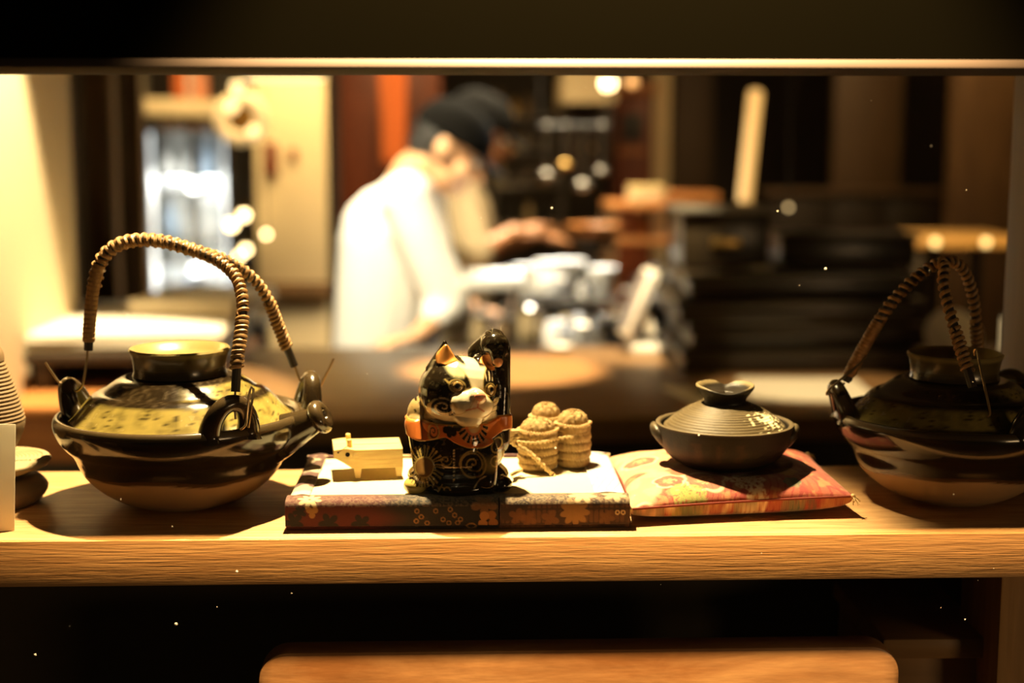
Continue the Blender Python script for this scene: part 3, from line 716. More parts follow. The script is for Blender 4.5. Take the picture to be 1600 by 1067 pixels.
# push the glaze outlines slightly proud is left to paint; colours follow the hand-painted design
CB, CW, CG, CY, CO = (0.014, 0.009, 0.004), (0.74, 0.64, 0.42), (0.46, 0.32, 0.09), (0.50, 0.38, 0.10), (0.60, 0.17, 0.03)
def lineseg(x, y, x0, y0, x1, y1, w):
    dx, dy = x1-x0, y1-y0; t = np.clip(((x-x0)*dx + (y-y0)*dy)/(dx*dx+dy*dy), 0, 1)
    return sstep(w, w*0.5, np.hypot(x-x0-t*dx, y-y0-t*dy))
def spiral(x, y, cx, cy, r, turns, w):
    d = np.hypot(x-cx, y-cy); a = np.arctan2(y-cy, x-cx)/(2*math.pi)
    p = (d/r*turns - a) % 1.0
    return sstep(w, w*0.6, np.abs(p-0.5))*(d < r)
def pcat(c):
    n = len(c); o = fill(n, CB, 0.14)
    x, y, z = c[:, 0], c[:, 1], c[:, 2]
    d = c - HC
    u = d @ np.array(rgt); f = d @ np.array(fwd); w = d @ np.array(upv)
    front = y < 0.004
    # body paintwork
    put(o, front*sstep(.019, .026, -x)*(1-sstep(.012, .026, z)), CY)
    put(o, front*(x > .017)*sstep(.0, .006, -y)*sstep(.014, .020, z)*(1-sstep(.022, .03, z))*0.35, CY)
    put(o, 0.9*((z > .042) & (z < .066) & (x < -.019))*sstep(.3, .6, fbm(x*400, z*400, 3)+0.15), (0.40, 0.27, 0.10), 0.4)
    fx, fz = -.0235, .0195
    dd = np.hypot(x-fx, z-fz); an = np.arctan2(z-fz, x-fx)
    pet = (dd > .0068) & (dd < .0142)
    pm = np.abs(((an*13/(2*math.pi)) % 1) - .5)
    put(o, front*pet*(pm > .13), CB)
    put(o, front*pet*sstep(.13, .10, np.abs(pm-.30))*0.9, CG)
    put(o, front*sstep(.0066, .0060, dd), (0.22, 0.11, 0.03)); put(o, front*sstep(.0007, .0003, np.abs(dd-.0066)), CG)
    put(o, front*spiral(x, z, .0105, .0215, .0085, 2.0, .16)*0.85, CG); put(o, front*ringm(x, z, .0105, .0215, .0090, .0008)*0.8, CG)
    put(o, front*spiral(x, z, -.0085, .024, .0045, 1.5, .16)*0.6, CG)
    put(o, front*spiral(x, z, .0265, .024, .0052, 1.5, .16)*0.8, CG); put(o, front*ringm(x, z, .0275, .033, .0040, .0007)*0.6, CG)
    dots = (np.abs(x+.0025) < .0007) & (z > .010) & (z < .032) & ((z % .0022) < .0013)
    put(o, front*dots*0.9, PALE)
    put(o, front*lineseg(x, z, .0115, .006, .0155, .012, .0006)*0.8, PALE); put(o, front*lineseg(x, z, .0155, .012, .019, .014, .0006)*0.8, PALE)
    put(o, front*lineseg(x, z, -.014, .003, -.011, .008, .0006)*0.8, CG)
    for q in range(4): put(o, front*ringm(x, z, -.0195+.004*q, .0045, .0022, .0006)*0.6*(z > .0045), CG)
    # raised paw: pad
    put(o, (z > .085)*(x > .017)*sstep(.0044, .0036, np.sqrt((x-.0285)**2 + (z-.0895)**2 + (y+.010)**2*.6)), (0.62, 0.25, 0.08), .3)
    # head
    head = ((u/.034)**2 + ((f-.004)/.040)**2 + (w/.0275)**2 < 1.0) & (z > .043) & ~((x > .0245) & (y > -.001))
    face = head*sstep(-.002, .003, f)
    put(o, face, CW, 0.16)
    lp = ((u+.0185)/.0152)**2 + ((w-.002)/.0185)**2
    put(o, face*(w > -.0185)*sstep(1.08, .94, lp), CB)
    put(o, face*(f > .0185)*sstep(1.05, .9, (u/.0168)**2 + ((w+.0055)/.0115)**2), CW)
    rp = ((u-.0185)/.0125)**2 + ((w-.009)/.0125)**2
    put(o, face*sstep(1.08, .94, rp), CB)
    put(o, head*sstep(.0185, .0215, w)*(np.abs(u) > .0055), CB)
    put(o, face*sstep(.0075, .004, np.hypot(u+.0125, w-.0165))*0.85, (0.62, 0.60, 0.30))     # pale forehead highlight, painted into the glaze colour
    put(o, face*sstep(.0006, .0003, np.abs(np.sqrt(lp)-1)*.016)*0.5*(w > -.017), CG)
    put(o, face*sstep(.0006, .0003, np.abs(np.sqrt(rp)-1)*.012)*0.9, CG)
    for eu, s_ in ((-.0128, -1), (.0128, 1)):
        ew = .0055
        de = np.hypot((u-eu)/1.2, w-ew)
        put(o, face*sstep(.0050, .0044, de), CG); put(o, face*sstep(.0042, .0038, de), CB); put(o, face*sstep(.0038, .0034, de), (0.26, 0.16, 0.05))
        put(o, face*lineseg(u, w, eu+s_*.005, ew+.001, eu+s_*.0072, ew+.003, .0008), CG)
        for q in (-1, 0, 1):
            put(o, face*lineseg(u, w, eu-s_*.001+q*.0030, ew+.0062, eu+s_*.0002+q*.0042, ew+.0115, .0007)*0.9, PALE)
    put(o, face*spiral(u, w, -.0195, -.0105, .0060, 1.6, .17), PALE); put(o, face*ringm(u, w, -.0195, -.0105, .0062, .0007)*0.8, PALE)
    ms = face*(f > .02)
    put(o, ms*lineseg(u, w, 0, -.001, 0, -.0065, .0008)*0.8, (0.55, 0.16, 0.08))
    put(o, ms*lineseg(u, w, 0, -.0065, -.0075, -.0095, .0008)*0.8, (0.55, 0.16, 0.08)); put(o, ms*lineseg(u, w, 0, -.0065, .0060, -.0090, .0008)*0.8, (0.55, 0.16, 0.08))
    put(o, ms*sstep(.010, .002, np.hypot(u, w+.001))*0.35, (0.75, 0.30, 0.16))
    for s_ in (-1, 1):
        for q in range(3): put(o, face*lineseg(u, w, s_*.0165, -.004-.003*q, s_*.024, -.001-.004*q, .0005)*0.8, CB)
    # dust on what faces up
    put(o, .10*(z > .02)*sstep(.55, .8, fbm(x*420, (y+z)*420, 11)), (0.40, 0.32, 0.16), .5)
    return o
paint(cbody, pcat)
bvh = BVHTree.FromPolygons([v.co[:] for v in cme.vertices], [p.vertices[:] for p in cme.polygons])
def hit_dir(o, d):
    h = bvh.ray_cast(Vector(o) + Vector(d).normalized()*0.09, -Vector(d)); return h[0], h[1]
# eyes, nose, inner ears
M_eye = mat('eye_glaze', (0.30, 0.19, 0.06), 0.1, coat=0.5); M_pup = mat('pupil', (0.008, 0.006, 0.004), 0.08, coat=0.5)
M_pink = mat('pink_glaze', (0.62, 0.24, 0.13), 0.2, coat=0.4); M_org = mat('orange_glaze', (0.62, 0.25, 0.055), 0.2, coat=0.4)
for eu in (-.0128, .0128):
    p = hp(eu, .0, .0055); h = bvh.ray_cast(p + fwd*.06, -fwd)
    q = h[1].to_track_quat('Z', 'Y').to_matrix()
    e = MB().ell(h[0], (.0034, .0034, .0013), q).build('eye', M_eye, cat)
    MB().ell(h[0] + h[1]*.0007, (.0021, .0021, .0010), q).build('pupil', M_pup, e)
h = bvh.ray_cast(hp(0, .07, .0012), -fwd)
MB().ell(h[0] - fwd*.001, (.0044, .0026, .0030), HM).build('nose', M_pink, cat)
for sx in (-1, 1):
    vs = []; m2 = MB(); ctr = hp(sx*.0163, .0, .0195)
    def ear(uu, vv, sx=sx):
        ww = .0176 + .0140*vv; half_ = .0072*(1-vv**1.7)**.8 + .0004
        uo = sx*(.0150 + .0022*vv) + (uu*2-1)*half_
        p = hp(uo, 0.05, ww); hh_ = bvh.ray_cast(p, -fwd)
        fh_ = min((hh_[0]-Vector(HC)).dot(fwd), .0092) if hh_[0] is not None else .004
        return hp(uo, fh_ + .0001 + .0007*math.sin(math.pi*min(max(uu, 0), 1))**.5, ww)
    m2.grid(16, 18, ear)
    oe = m2.build('inner_ear', M_org, cat, sharp=None)
    sm = oe.modifiers.new('t', 'SOLIDIFY'); sm.thickness = 0.0006; sm.offset = 0
# bib
def bibz(a):
    a = math.degrees(a)
    zt_ = .0495 + .002*(1-math.cos(R(a)*.8))
    zb_ = .0395 - .0080*math.exp(-((a-22)/30)**2) - .0035*math.exp(-((a+52)/20)**2) + .0015*math.exp(-((a+18)/8)**2)
    return zt_, zb_
bibuv = []
def bibf(u_, v_):
    a = R(-118 + 236*u_); zt_, zb_ = bibz(a); z_ = zt_ + (zb_-zt_)*v_
    d = Vector((math.sin(a), -math.cos(a), 0)); h_ = bvh.ray_cast(Vector((0, 0.001, z_)) + d*.09, -d)
    hitp = h_[0] if h_[0] is not None else Vector((0, 0, z_)) + d*.032
    rr_ = (hitp.xy).length
    rr_ = min(max(rr_, .027), .0375)
    edge = min(1.0, min(v_, 1-v_)*9, min(u_, 1-u_)*30)
    bibuv.append((math.degrees(a), v_, z_))
    return Vector((0, 0, z_)) + d*(rr_ + .0016*edge - .0008*(1-edge) + .001*v_*(1-v_))
M_bib = mat('bib_glaze', (1, 1, 1), 0.2, paint=True, coat=0.4)
bo = MB().grid(170, 40, bibf).build('bib', M_bib, cat, sharp=None)
buv = np.array(bibuv)
def pbib(c):
    a, v, z = buv[:, 0], buv[:, 1], buv[:, 2]
    x = R(1)*a*.034; o = fill(len(c), (0.56, 0.15, 0.028), 0.18)
    cx_, cz_ = R(24)*.034, .0500
    dd = np.hypot(x-cx_, z-cz_); an = np.degrees(np.arctan2(z-cz_, x-cx_))
    k = np.abs(((an/19.0) % 1) - .5)
    put(o, ((dd > .0085) & (dd < .0145) & (an < 10))*sstep(.20, .27, k)*1.0*(k > .2), CB)
    put(o, ((dd > .0080) & (dd < .0150) & (an < 10))*sstep(.06, .03, np.abs(k-.2))*0.8, CG)
    put(o, sstep(.0062, .0055, np.hypot(x-cx_, z-cz_+.001))*0.8, CG)
    for xx, zz in ((-.0085, .0465), (-.0050, .0435), (-.0010, .0470)): put(o, flower(x, z, xx, zz, .0042, 2, .3, 0, .6), CB)
    sp = spiral(x, z, -.0215, .0440, .0050, 1.5, .22)
    put(o, sp*0.9, CB); put(o, ringm(x, z, -.0215, .0440, .0056, .0009)*0.8, CG)
    put(o, sstep(.90, .95, v), CG); put(o, sstep(.08, .04, v)*0.8, CG)
    return o
paint(bo, pbib)
fz_ = MB()
for q in range(46):
    a0 = random.uniform(0, 2*math.pi); top = random.choice(((.0265, .002, .1085), (.0015, -.004, .0925), (-.016, 0, .098)))
    p0 = Vector(top) + Vector((random.uniform(-.012, .012), random.uniform(-.006, .006), -.0015))
    hh_ = bvh.ray_cast(p0 + Vector((0, 0, .05)), Vector((0, 0, -1)))
    if hh_[0] is None: continue
    p0 = hh_[0]; d = Vector((random.uniform(-1, 1), random.uniform(-1, 1), random.uniform(.2, 1)))*.0042
    fz_.tube([p0, p0 + d*.5 + Vector((0, 0, .0006)), p0 + d + Vector((random.uniform(-.002, .002), 0, -.0004))], .00008, 3)
tag(fz_.build('dust_fibres', M_cloth, cat), kind='stuff')

# ------------------------------------------------------------ wooden animal
M_pine = mat('pale_wood', (0.74, 0.55, 0.22), 0.6, wood=((0.64, 0.44, 0.15), 60, (0.4, 3, 3)))
fl, fr = W(548, 744, 0.085), W(625, 744, 0.085)
ax0 = W(548, 715, 0.085).x; ax1 = W(625, 715, 0.085).x; AL = ax1-ax0
an_ = thing('animal_figurine', ((ax0+ax1)/2, 0.085+0.021, MH), 'small square-cut pale wooden animal with peg ears and drilled eyes', 'figurine', rz=R(7))
bl = AL*0.98; dpt = 0.040; zb_, zt2 = 0.0072, 0.0212
mbody = MB()
mbody.prism([(-bl/2, zb_), (bl/2, zb_), (bl/2, zt2), (-bl/2, zt2)], 'y', -dpt/2, -0.0006)
mbody.prism([(-bl/2, zb_), (bl/2, zb_), (bl/2, zt2), (-bl/2, zt2)], 'y', 0.0006, dpt/2)
mbody.span(-bl/2, bl/2, -0.001, 0.001, zb_, zt2-0.0008)
mbody.build('body', M_pine, an_, smooth=False)
hx = -bl/2
MB().prism([(hx+0.0001, zt2), (hx-0.0055, zt2+0.0012), (hx-0.0150, zt2+0.0002), (hx-0.0152, zt2-0.0052), (hx-0.008, zt2-0.0092), (hx-0.003, zt2-0.0128), (hx+0.0001, zb_)], 'y', -dpt/2+0.0005, dpt/2-0.0005).build('head', M_pine, an_, smooth=False)
for lx in (hx+0.0022, bl/2-0.0028):
    for ly in (-dpt/2+0.005, dpt/2-0.005):
        MB().prism([(lx-0.0028, zb_+0.0004), (lx+0.0030, zb_+0.0004), (lx+0.0018, 0), (lx-0.0018, 0)], 'y', ly-0.004, ly+0.004).build('leg', M_pine, an_, smooth=False)
for ly in (-0.011, 0.010):
    MB().tube([(hx-0.0030, ly, zt2-0.001), (hx-0.0034, ly, zt2+0.0060), (hx-0.0034, ly, zt2+0.0063)], [0.0019, 0.0019, 0.0016], 14).build('ear', M_pine, an_)
for ly in (-1, 1):
    MB().tube([(hx-0.0050, ly*(dpt/2-0.003), zt2-0.0032), (hx-0.0050, ly*(dpt/2-0.0003), zt2-0.0032)], 0.0017, 16).build('eye_hole', M_pup, an_)
    MB().tube([(hx+0.0008, ly*(dpt/2-0.003), zt2-0.0048), (hx+0.0008, ly*(dpt/2+0.0024), zt2-0.0042)], 0.0020, 16).build('cheek_peg', M_pine, an_)
    MB().tube([(hx-0.0118, ly*(dpt/2-0.003), zt2-0.0014), (hx-0.0118, ly*(dpt/2-0.0003), zt2-0.0014)], 0.0007, 10).build('nostril', M_pup, an_)
MB().tube([(hx-0.0118, -dpt/2, zt2-0.0012), (hx-0.008, -dpt/2+0.001, zt2+0.0012), (hx-0.004, -dpt/2+0.004, zt2+0.0030)], 0.0003, 5).build('whisker', M_cane, an_)

# ------------------------------------------------------------ straw bales with cord
M_straw = mat('straw', (0.46, 0.31, 0.12), 0.9, noise=(700, 0.9, (1, 1, 0.25)), var=((0.23, 0.13, 0.042), 420, (1, 1, 0.2), 1.5))
M_rope = mat('straw_rope', (0.58, 0.41, 0.18), 0.85, noise=(900, 0.5, (1, 1, 1)))
def bale(x, y, r, h, label, seed):
    t = thing('straw_bale', (x, y, MH), label, 'straw bale', 'miniature straw bales')
    rs = random.Random(seed)
    prof = []
    nb = 5
    for i in range(70):
        f = i/69; z_ = h*0.78*f
        bulge = abs(math.sin(math.pi*f*nb))**0.55
        rr = r*(0.80 + 0.06*math.sin(math.pi*f) + 0.145*bulge)*(0.93 + 0.07*min(1, f*6))
        prof.append((rr, z_))
    zt_ = h*0.78; r0 = prof[-1][0]
    for k in range(1, 15):
        a = R(90*k/14); prof.append((r0*1.03*math.cos(a)**0.8 if k < 14 else 0.0, zt_ + h*0.22*math.sin(a)))
    ph = [rs.uniform(0, 6.28) for _ in range(6)]
    def fn(rr, z_, th):
        k = 0.5 + 0.5*math.sin(th*46 + ph[0] + 1.2*math.sin(z_*900))
        k2 = math.sin(th*17 + ph[1] + z_*500)
        lump = 0.0
        if z_ > zt_: lump = 0.0009*math.sin(th*9 + ph[2] + 260*rr)*math.sin(rr*1100)
        return max(rr + (0.00045*k + 0.0003*k2)*(1 if rr > 0.002 else 0), 0.0), z_ + lump
    MB().lathe([(0, 0)] + prof, 150, fn=fn).build('body', M_straw, t, sharp=None)
    for f in (0.205, 0.41, 0.60, 0.79, 1.0):
        z_ = h*0.78*f; rr = r*(0.90 if f < 1 else 1.0)
        pts = [(rr*math.cos(a)*1.0, rr*math.sin(a), z_ + 0.0006*math.sin(a*3+f*9)) for a in np.linspace(0, 2*math.pi, 60)]
        helix(MB(), pts, 0.00055, 0.0022, 0.0006, 6, 8).build('rope_band', M_rope, t)
    tuft = MB()
    for q in range(60):
        a = rs.uniform(0, 6.28); b0 = rs.uniform(0.05, 1.3)
        p0 = Vector((r0*math.sin(b0)*math.cos(a), r0*math.sin(b0)*math.sin(a), zt_ + h*0.22*math.cos(b0)))
        d = Vector((math.cos(a+1.5)*.8 + rs.uniform(-.5, .5), math.sin(a+1.5)*.8, rs.uniform(0, .35)))*0.004
        tuft.tube([p0 - d*.5, p0 + Vector((0, 0, .0009)), p0 + d*.5], 0.00032, 4)
    tag(tuft.build('loose_straw', M_straw, t), kind='stuff')
    return t
b1 = W(842, 738, 0.098); b2 = W(897, 733, 0.108)
BX1, BY1, BX2, BY2 = b1.x, 0.114, b2.x, 0.1225
bale(BX1, BY1, 0.0152, 0.0385, 'miniature straw bale in front on the left, crossed by a slanting cord', 1)
bale(BX2, BY2, 0.0136, 0.0425, 'miniature straw bale on the right, nearest the red cushion', 2)
bale(W(853, 690, 0.1415).x, 0.1425, 0.0128, 0.0445, 'miniature straw bale at the back, only its domed top showing', 3)
cords = thing('twisted_rope', (BX1, BY1-0.018, MH), 'twisted pale straw rope tied across the miniature straw bales', 'rope')
cl = Vector((BX1, BY1-0.018, MH))
c1 = [W(786, 646, .084), W(793, 660, .086), W(797, 678, .090), W(803, 694, .092), W(825, 706, .0935), W(845, 724, .0925), W(862, 741, .0925), W(871, 748, .092)]
helix(MB(), [Vector(p)-cl for p in spline(c1, 40)], 0.0009, 0.0045, 0.0010, 7, 12).build('strand', M_rope, cords)
helix(MB(), [Vector(p)-cl for p in spline([p + Vector((0, 0, .0006)) for p in c1[:-1]], 40)], -0.0009, 0.0045, 0.0010, 7, 12).build('strand', M_rope, cords)
c2 = [W(803, 690, .093), W(830, 692, .0955), W(852, 690, .0965), W(868, 686, .1045), W(880, 684, .1065), W(896, 682, .1075)]
helix(MB(), [Vector(p)-cl for p in spline(c2, 40)], 0.0006, 0.0035, 0.0009, 6, 10).build('strand', M_rope, cords)
knot = MB()
for q in range(5): knot.ell(W(800+3*(q % 3), 690-4*q, .0915) - cl, (.0025+.0004*q, .002, .0019), None, 12, 8)
knot.build('knot', M_rope, cords)
c3 = [W(798, 742, .088), W(806, 738, .090), W(815, 734, .096)]
MB().tube([Vector(p)-cl for p in spline(c3, 10)], 0.0014, 7).build('loose_end', M_rope, cords)

# ------------------------------------------------------------ red cushion
cFL, cFR, cBR, cBL = W(984, 812, .026), W(1333, 777, .046), W(1262, 700, .186), W(947, 703, .178)
CF = (cFL + cFR + cBR + cBL)/4; CF.z = 0
zc = {'FL': 0.0120, 'FR': 0.0150, 'BR': 0.014, 'BL': 0.014}
cu = thing('floor_cushion', (CF.x, CF.y, 0), 'small red floral brocade cushion with corner tassels under the little clay pot', 'cushion')
def cpos(u, v):
    """u,v in -1..1 ; pillow outline, edges drawn in a little"""
    pin = 0.045
    uu = u*(1 - pin*(1-v*v)*abs(u)**3); vv = v*(1 - pin*(1-u*u)*abs(v)**3)
    a, b = (uu+1)/2, (vv+1)/2
    p = cFL*(1-a)*(1-b) + cFR*a*(1-b) + cBR*a*b + cBL*(1-a)*b
    zm = zc['FL']*(1-a)*(1-b) + zc['FR']*a*(1-b) + zc['BR']*a*b + zc['BL']*(1-a)*b
    return p - Vector((CF.x, CF.y, 0)), zm
def puff(u, v): return max(0, (1-abs(u)**3.2))**0.52*max(0, (1-abs(v)**3.2))**0.52
PX, PY = W(1132, 690, 0.1).x, 0.102
def ctop(a, b):
    u, v = a*2-1, b*2-1; p, zm = cpos(u, v); k = puff(u, v)
    h = 0.0150*k
    z = zm + h
    dpot = math.hypot(p.x+CF.x-PX, p.y+CF.y-PY)
    if dpot < 0.060: z = min(z, 0.0262 + max(0, dpot-0.036)**2*6)
    z += 0.0005*math.sin(p.x*190+1)*math.sin(p.y*150)*k
    return (p.x, p.y, z)
def cbot(a, b):
    u, v = a*2-1, b*2-1; p, zm = cpos(u, v); k = puff(u, v)
    return (p.x, p.y, max(0.0006, zm*(1-k**0.45) - 0.0005))
NU, NV = 300, 240
ct = MB().grid(NU, NV, ctop); nt_ = len(ct.v)
ct.grid(NU, 120, cbot, True)
co_ = ct.build('cover', M_broc, cu, sharp=None)
UVt = np.array([(i/(NU-1)*2-1, j/(NV-1)*2-1) for j in range(NV) for i in range(NU)] + [(i/(NU-1)*2-1, (j/119*2-1)*1.0) for j in range(120) for i in range(NU)])
isb = np.array([0]*nt_ + [1]*(len(ct.v)-nt_))
def pcu(c):
    x, y = c[:, 0], c[:, 1] + isb*c[:, 2]*1.3
    RD = (0.30, 0.028, 0.014); o = fill(len(c), RD, 0.8)
    # blotchy red and rust weave with gold flecks
    put(o, 0.7*sstep(.42, .62, fbm(x*70+3, y*70, 21)), (0.42, 0.07, 0.022))
    put(o, 0.65*sstep(.60, .68, fbm(x*160, y*160+4, 22)), (0.50, 0.22, 0.07))
    u, v = UVt[:, 0], UVt[:, 1]
    # cream cloud pattern, also carrying the brighter light on the cushion's left
    cl_ = sstep(.44, .56, fbm(x*38+5, y*38+1, 31) + 0.36*np.clip(-u-0.50, -0.7, 1))
    put(o, 0.85*cl_, (0.60, 0.40, 0.23))
    put(o, 0.8*cl_*sstep(.5, .62, fbm(x*110, y*110, 33)), (0.62, 0.28, 0.14))
    def at(px, py):
        p = WZ(px, py, 0.024); return p.x-CF.x, p.y-CF.y
    for (px, py, r) in ((1100, 752, .0175), (1046, 752, .013), (1012, 775, .016), (1000, 722, .015), (1180, 700, .014)):
        fx_, fy_ = at(px, py)
        put(o, 0.95*flower(x, y, fx_, fy_, r, 5, .3, 0, .18), (0.74, 0.58, 0.34))
        put(o, 0.95*flower(x, y, fx_, fy_, r*.86, 5, .3, 0, .18), (0.27, 0.028, 0.018))
        put(o, 0.8*flower(x, y, fx_, fy_, r*.45, 5, .9, 0, .3)*sstep(.4, .6, fbm(x*500, y*500, 5)), (0.66, 0.34, 0.14))
    fx_, fy_ = at(1076, 762); put(o, 0.85*flower(x, y, fx_, fy_, .0135, 3, .2, 0, .15)*sstep(.25, .5, fbm(x*700, y*700, 7)), (0.25, 0.31, 0.05))
    for (px, py, r) in ((1168, 752, .013), (1142, 752, .005), (1152, 742, .004), (1185, 760, .008)):
        fx_, fy_ = at(px, py); put(o, 0.85*flower(x, y, fx_, fy_, r, 8, 0, 0, .2)*sstep(.25, .55, fbm(x*600, y*600, 8)), (0.80, 0.66, 0.42))
    for (px, py, r) in ((1238, 752, .007), (1245, 765, .0065), (1285, 785, .009), (1300, 772, .006)):
        fx_, fy_ = at(px, py); put(o, 0.8*flower(x, y, fx_, fy_, r, 6, 0, 0, .25), (0.05, 0.11, 0.055))
    fx_, fy_ = at(1225, 742); put(o, 0.8*flower(x, y, fx_, fy_, .010, 5, 0, 0, .2), (0.66, 0.36, 0.05))
    put(o, isb*0.5*sstep(.55, .65, fbm(x*90, y*60, 44)), (0.30, 0.15, 0.05))
    put(o, isb*0.6*sstep(.55, .62, fbm(x*120+9, y*60, 45)), (0.05, 0.09, 0.05))
    put(o, 0.35*(np.sin(x*2*math.pi/0.0011)*np.sin(y*2*math.pi/0.0011) > 0.3), (0.62, 0.30, 0.12))
    return o
paint(co_, pcu)
seam = []
for k in range(161):
    q = k/160*4; e = int(q) % 4; f = (q-int(q))*2-1
    u, v = ((f, -1), (1, f), (-f, 1), (-1, -f))[e]
    p, zm = cpos(u, v); seam.append(Vector((p.x, p.y, zm)))
MB().tube(seam, 0.0009, 7, cap=False).build('piping', mat('red_piping', (0.20, 0.03, 0.012), 0.85), cu)
for (u, v) in ((-1, -1), (1, -1), (1, 1), (-1, 1)):
    p, zm = cpos(u, v); m2 = MB(); base = Vector((p.x, p.y, zm)); out = Vector((u, v, 0)).normalized()
    m2.ell(base, (.0019, .0019, .0019), None, 10, 8)
    for q in range(14):
        d = out*random.uniform(.2, 1) + Vector((random.uniform(-.7, .7), random.uniform(-.7, .7), -random.uniform(.2, 1.1)))
        e = base + d*.0052; e.z = max(e.z, .0006)
        m2.tube([base, base + d*.003 + Vector((0, 0, .0006)), e], .00038, 5)
    m2.build('tassel', M_rope, cu)

# ------------------------------------------------------------ little clay pot
M_donabe = mat('dark_clay', (1, 1, 1), 0.5, paint=True, noise=(500, 0.25, (1, 1, 1)), spec=0.3)
PZ = 0.0268
pot = thing('clay_pot', (PX, PY, PZ), 'small dark lidded clay cooking pot with lobed knob on the red cushion', 'pot')
pp = [(0, 0.0), (0.030, 0.0), (0.0345, 0.0015), (0.0425, 0.0065), (0.0480, 0.0130), (0.0505, 0.0185), (0.0520, 0.0250), (0.0532, 0.0305), (0.0528, 0.0318), (0.0505, 0.0316), (0.0490, 0.0300), (0.0478, 0.0262), (0.040, 0.024), (0, 0.022)]
pp = [(max(p.x, 0), p.z) for p in spline([(r, 0, z) for r, z in pp], 80)]; pp[0] = (0, 0); pp[-1] = (0, pp[-1][1])
S2 = 1.0
pbod = MB().lathe(pp, 110).build('body', M_donabe, pot, sharp=60)
def pp_(c):
    th = np.arctan2(c[:, 1], c[:, 0]); o = fill(len(c), (0.011, 0.007, 0.0035), 0.55)
    put(o, sstep(.030, .0315, c[:, 2])*0.8, (0.12, 0.085, 0.04), .6)
    put(o, 0.6*sstep(.55, .7, fbm(th*6, c[:, 2]*60, 2))*(c[:, 2] < .024)*(c[:, 2] > .010)*(np.cos(th+2.5) > .3), (0.05, 0.023, 0.009))
    return o
paint(pbod, pp_)
lp_ = [(0.0468, 0.0280), (0.0472, 0.0292), (0.0455, 0.0308), (0.041, 0.0345), (0.035, 0.0388), (0.028, 0.0428), (0.0215, 0.0456), (0.0185, 0.0463), (0.0165, 0.0466)]
lq = [(p.x, p.z) for p in spline([(r, 0, z) for r, z in lp_], 120)]
lid = MB().lathe([(0, 0.027)] + lq + [(0, 0.0468)], 120, fn=lambda r, z, t: (r, z + 0.00018*math.sin(r*2*math.pi/0.0021 + 0.25*t)*(r > 0.018))).build('lid', M_donabe, pot, sharp=80)
def plid(c):
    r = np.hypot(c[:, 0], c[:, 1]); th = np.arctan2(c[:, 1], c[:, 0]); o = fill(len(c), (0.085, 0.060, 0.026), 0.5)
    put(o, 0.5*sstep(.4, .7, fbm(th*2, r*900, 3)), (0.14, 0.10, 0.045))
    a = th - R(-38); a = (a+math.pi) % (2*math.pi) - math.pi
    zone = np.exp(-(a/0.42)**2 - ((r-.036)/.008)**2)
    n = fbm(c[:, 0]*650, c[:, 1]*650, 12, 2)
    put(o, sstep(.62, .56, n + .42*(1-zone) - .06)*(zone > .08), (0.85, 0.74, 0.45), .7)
    return o
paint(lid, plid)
kp_ = [(0.0162, 0.0460), (0.0158, 0.0480), (0.0172, 0.0510), (0.0200, 0.0545), (0.0224, 0.0580), (0.0226, 0.0600), (0.0212, 0.0606), (0.0188, 0.0588), (0.0150, 0.0565), (0.008, 0.0552)]
kq = [(p.x, p.z) for p in spline([(r, 0, z) for r, z in kp_], 50)]
def knobf(r, z, t):
    k = sum(am*math.exp(-(((t-c0+math.pi) % (2*math.pi)-math.pi)/sg)**2) for c0, sg, am in ((R(80), 0.30, 0.8), (R(-92), 0.80, 1.0)))
    f = max(0, (z-0.049)/0.011)
    return r*(1 - 0.10*k*f), z - 0.0040*k*f*f
kn = MB().lathe([(0, 0.0458)] + kq + [(0, 0.0552)], 120, fn=knobf).build('knob', M_donabe, lid, sharp=60)
paint(kn, lambda c: put(fill(len(c), (0.016, 0.011, 0.006), 0.4), sstep(.0575, .0598, c[:, 2])*0.75, (0.26, 0.19, 0.085), .6))
for ang in (176, -8):
    a = R(ang); rad = Vector((math.cos(a), math.sin(a), 0)); tan = Vector((-math.sin(a), math.cos(a), 0))
    pts = spline([rad*(.0488+.0055*math.sin(math.pi*q/8)) + tan*(.010*math.cos(math.pi*q/8)) + Vector((0, 0, .0205+.006*math.sin(math.pi*q/8))) for q in range(-1, 10)], 22)
    lg = MB().tube(pts, .0036, 12, flat=1.4).build('lug', M_donabe, pot, sharp=None)
    paint(lg, lambda c: put(fill(len(c), (0.024, 0.016, 0.008), 0.4), 0.4*sstep(.026, .031, c[:, 2]), (0.22, 0.16, 0.08)))
pot.scale = (0.96, 0.96, 1.0)
# ------------------------------------------------------------ the restaurant behind the shelf
M_coat = mat('white_coat', (0.80, 0.77, 0.70), 0.85, noise=(14, 0.5, (1, 1, 1)))
M_beige = mat('beige_coat', (0.25, 0.185, 0.095), 0.85, noise=(14, 0.5, (1, 1, 1)))
M_skin = mat('skin', (0.62, 0.34, 0.17), 0.5)
M_skin2 = mat('skin_tan', (0.28, 0.115, 0.04), 0.5)
M_cap = mat('black_cap', (0.0022, 0.0017, 0.001), 0.9, spec=0.1)
M_hair = mat('black_hair', (0.012, 0.010, 0.008), 0.6)
M_trouser = mat('dark_trousers', (0.02, 0.018, 0.016), 0.8)
M_orangecloth = mat('orange_cloth', (0.55, 0.13, 0.025), 0.8)
M_redwood = mat('red_wood', (0.20, 0.045, 0.012), 0.5, wood=((0.13, 0.028, 0.008), 6, (3, 3, 0.6)))
M_orangewood = mat('orange_wood', (0.50, 0.20, 0.05), 0.45, wood=((0.36, 0.13, 0.03), 6, (0.8, 4, 4)))
M_blue = mat('pale_blue', (0.38, 0.47, 0.58), 0.6)
M_salmon = mat('salmon', (0.66, 0.26, 0.13), 0.6)
M_red = mat('red_lacquer', (0.32, 0.04, 0.015), 0.3)
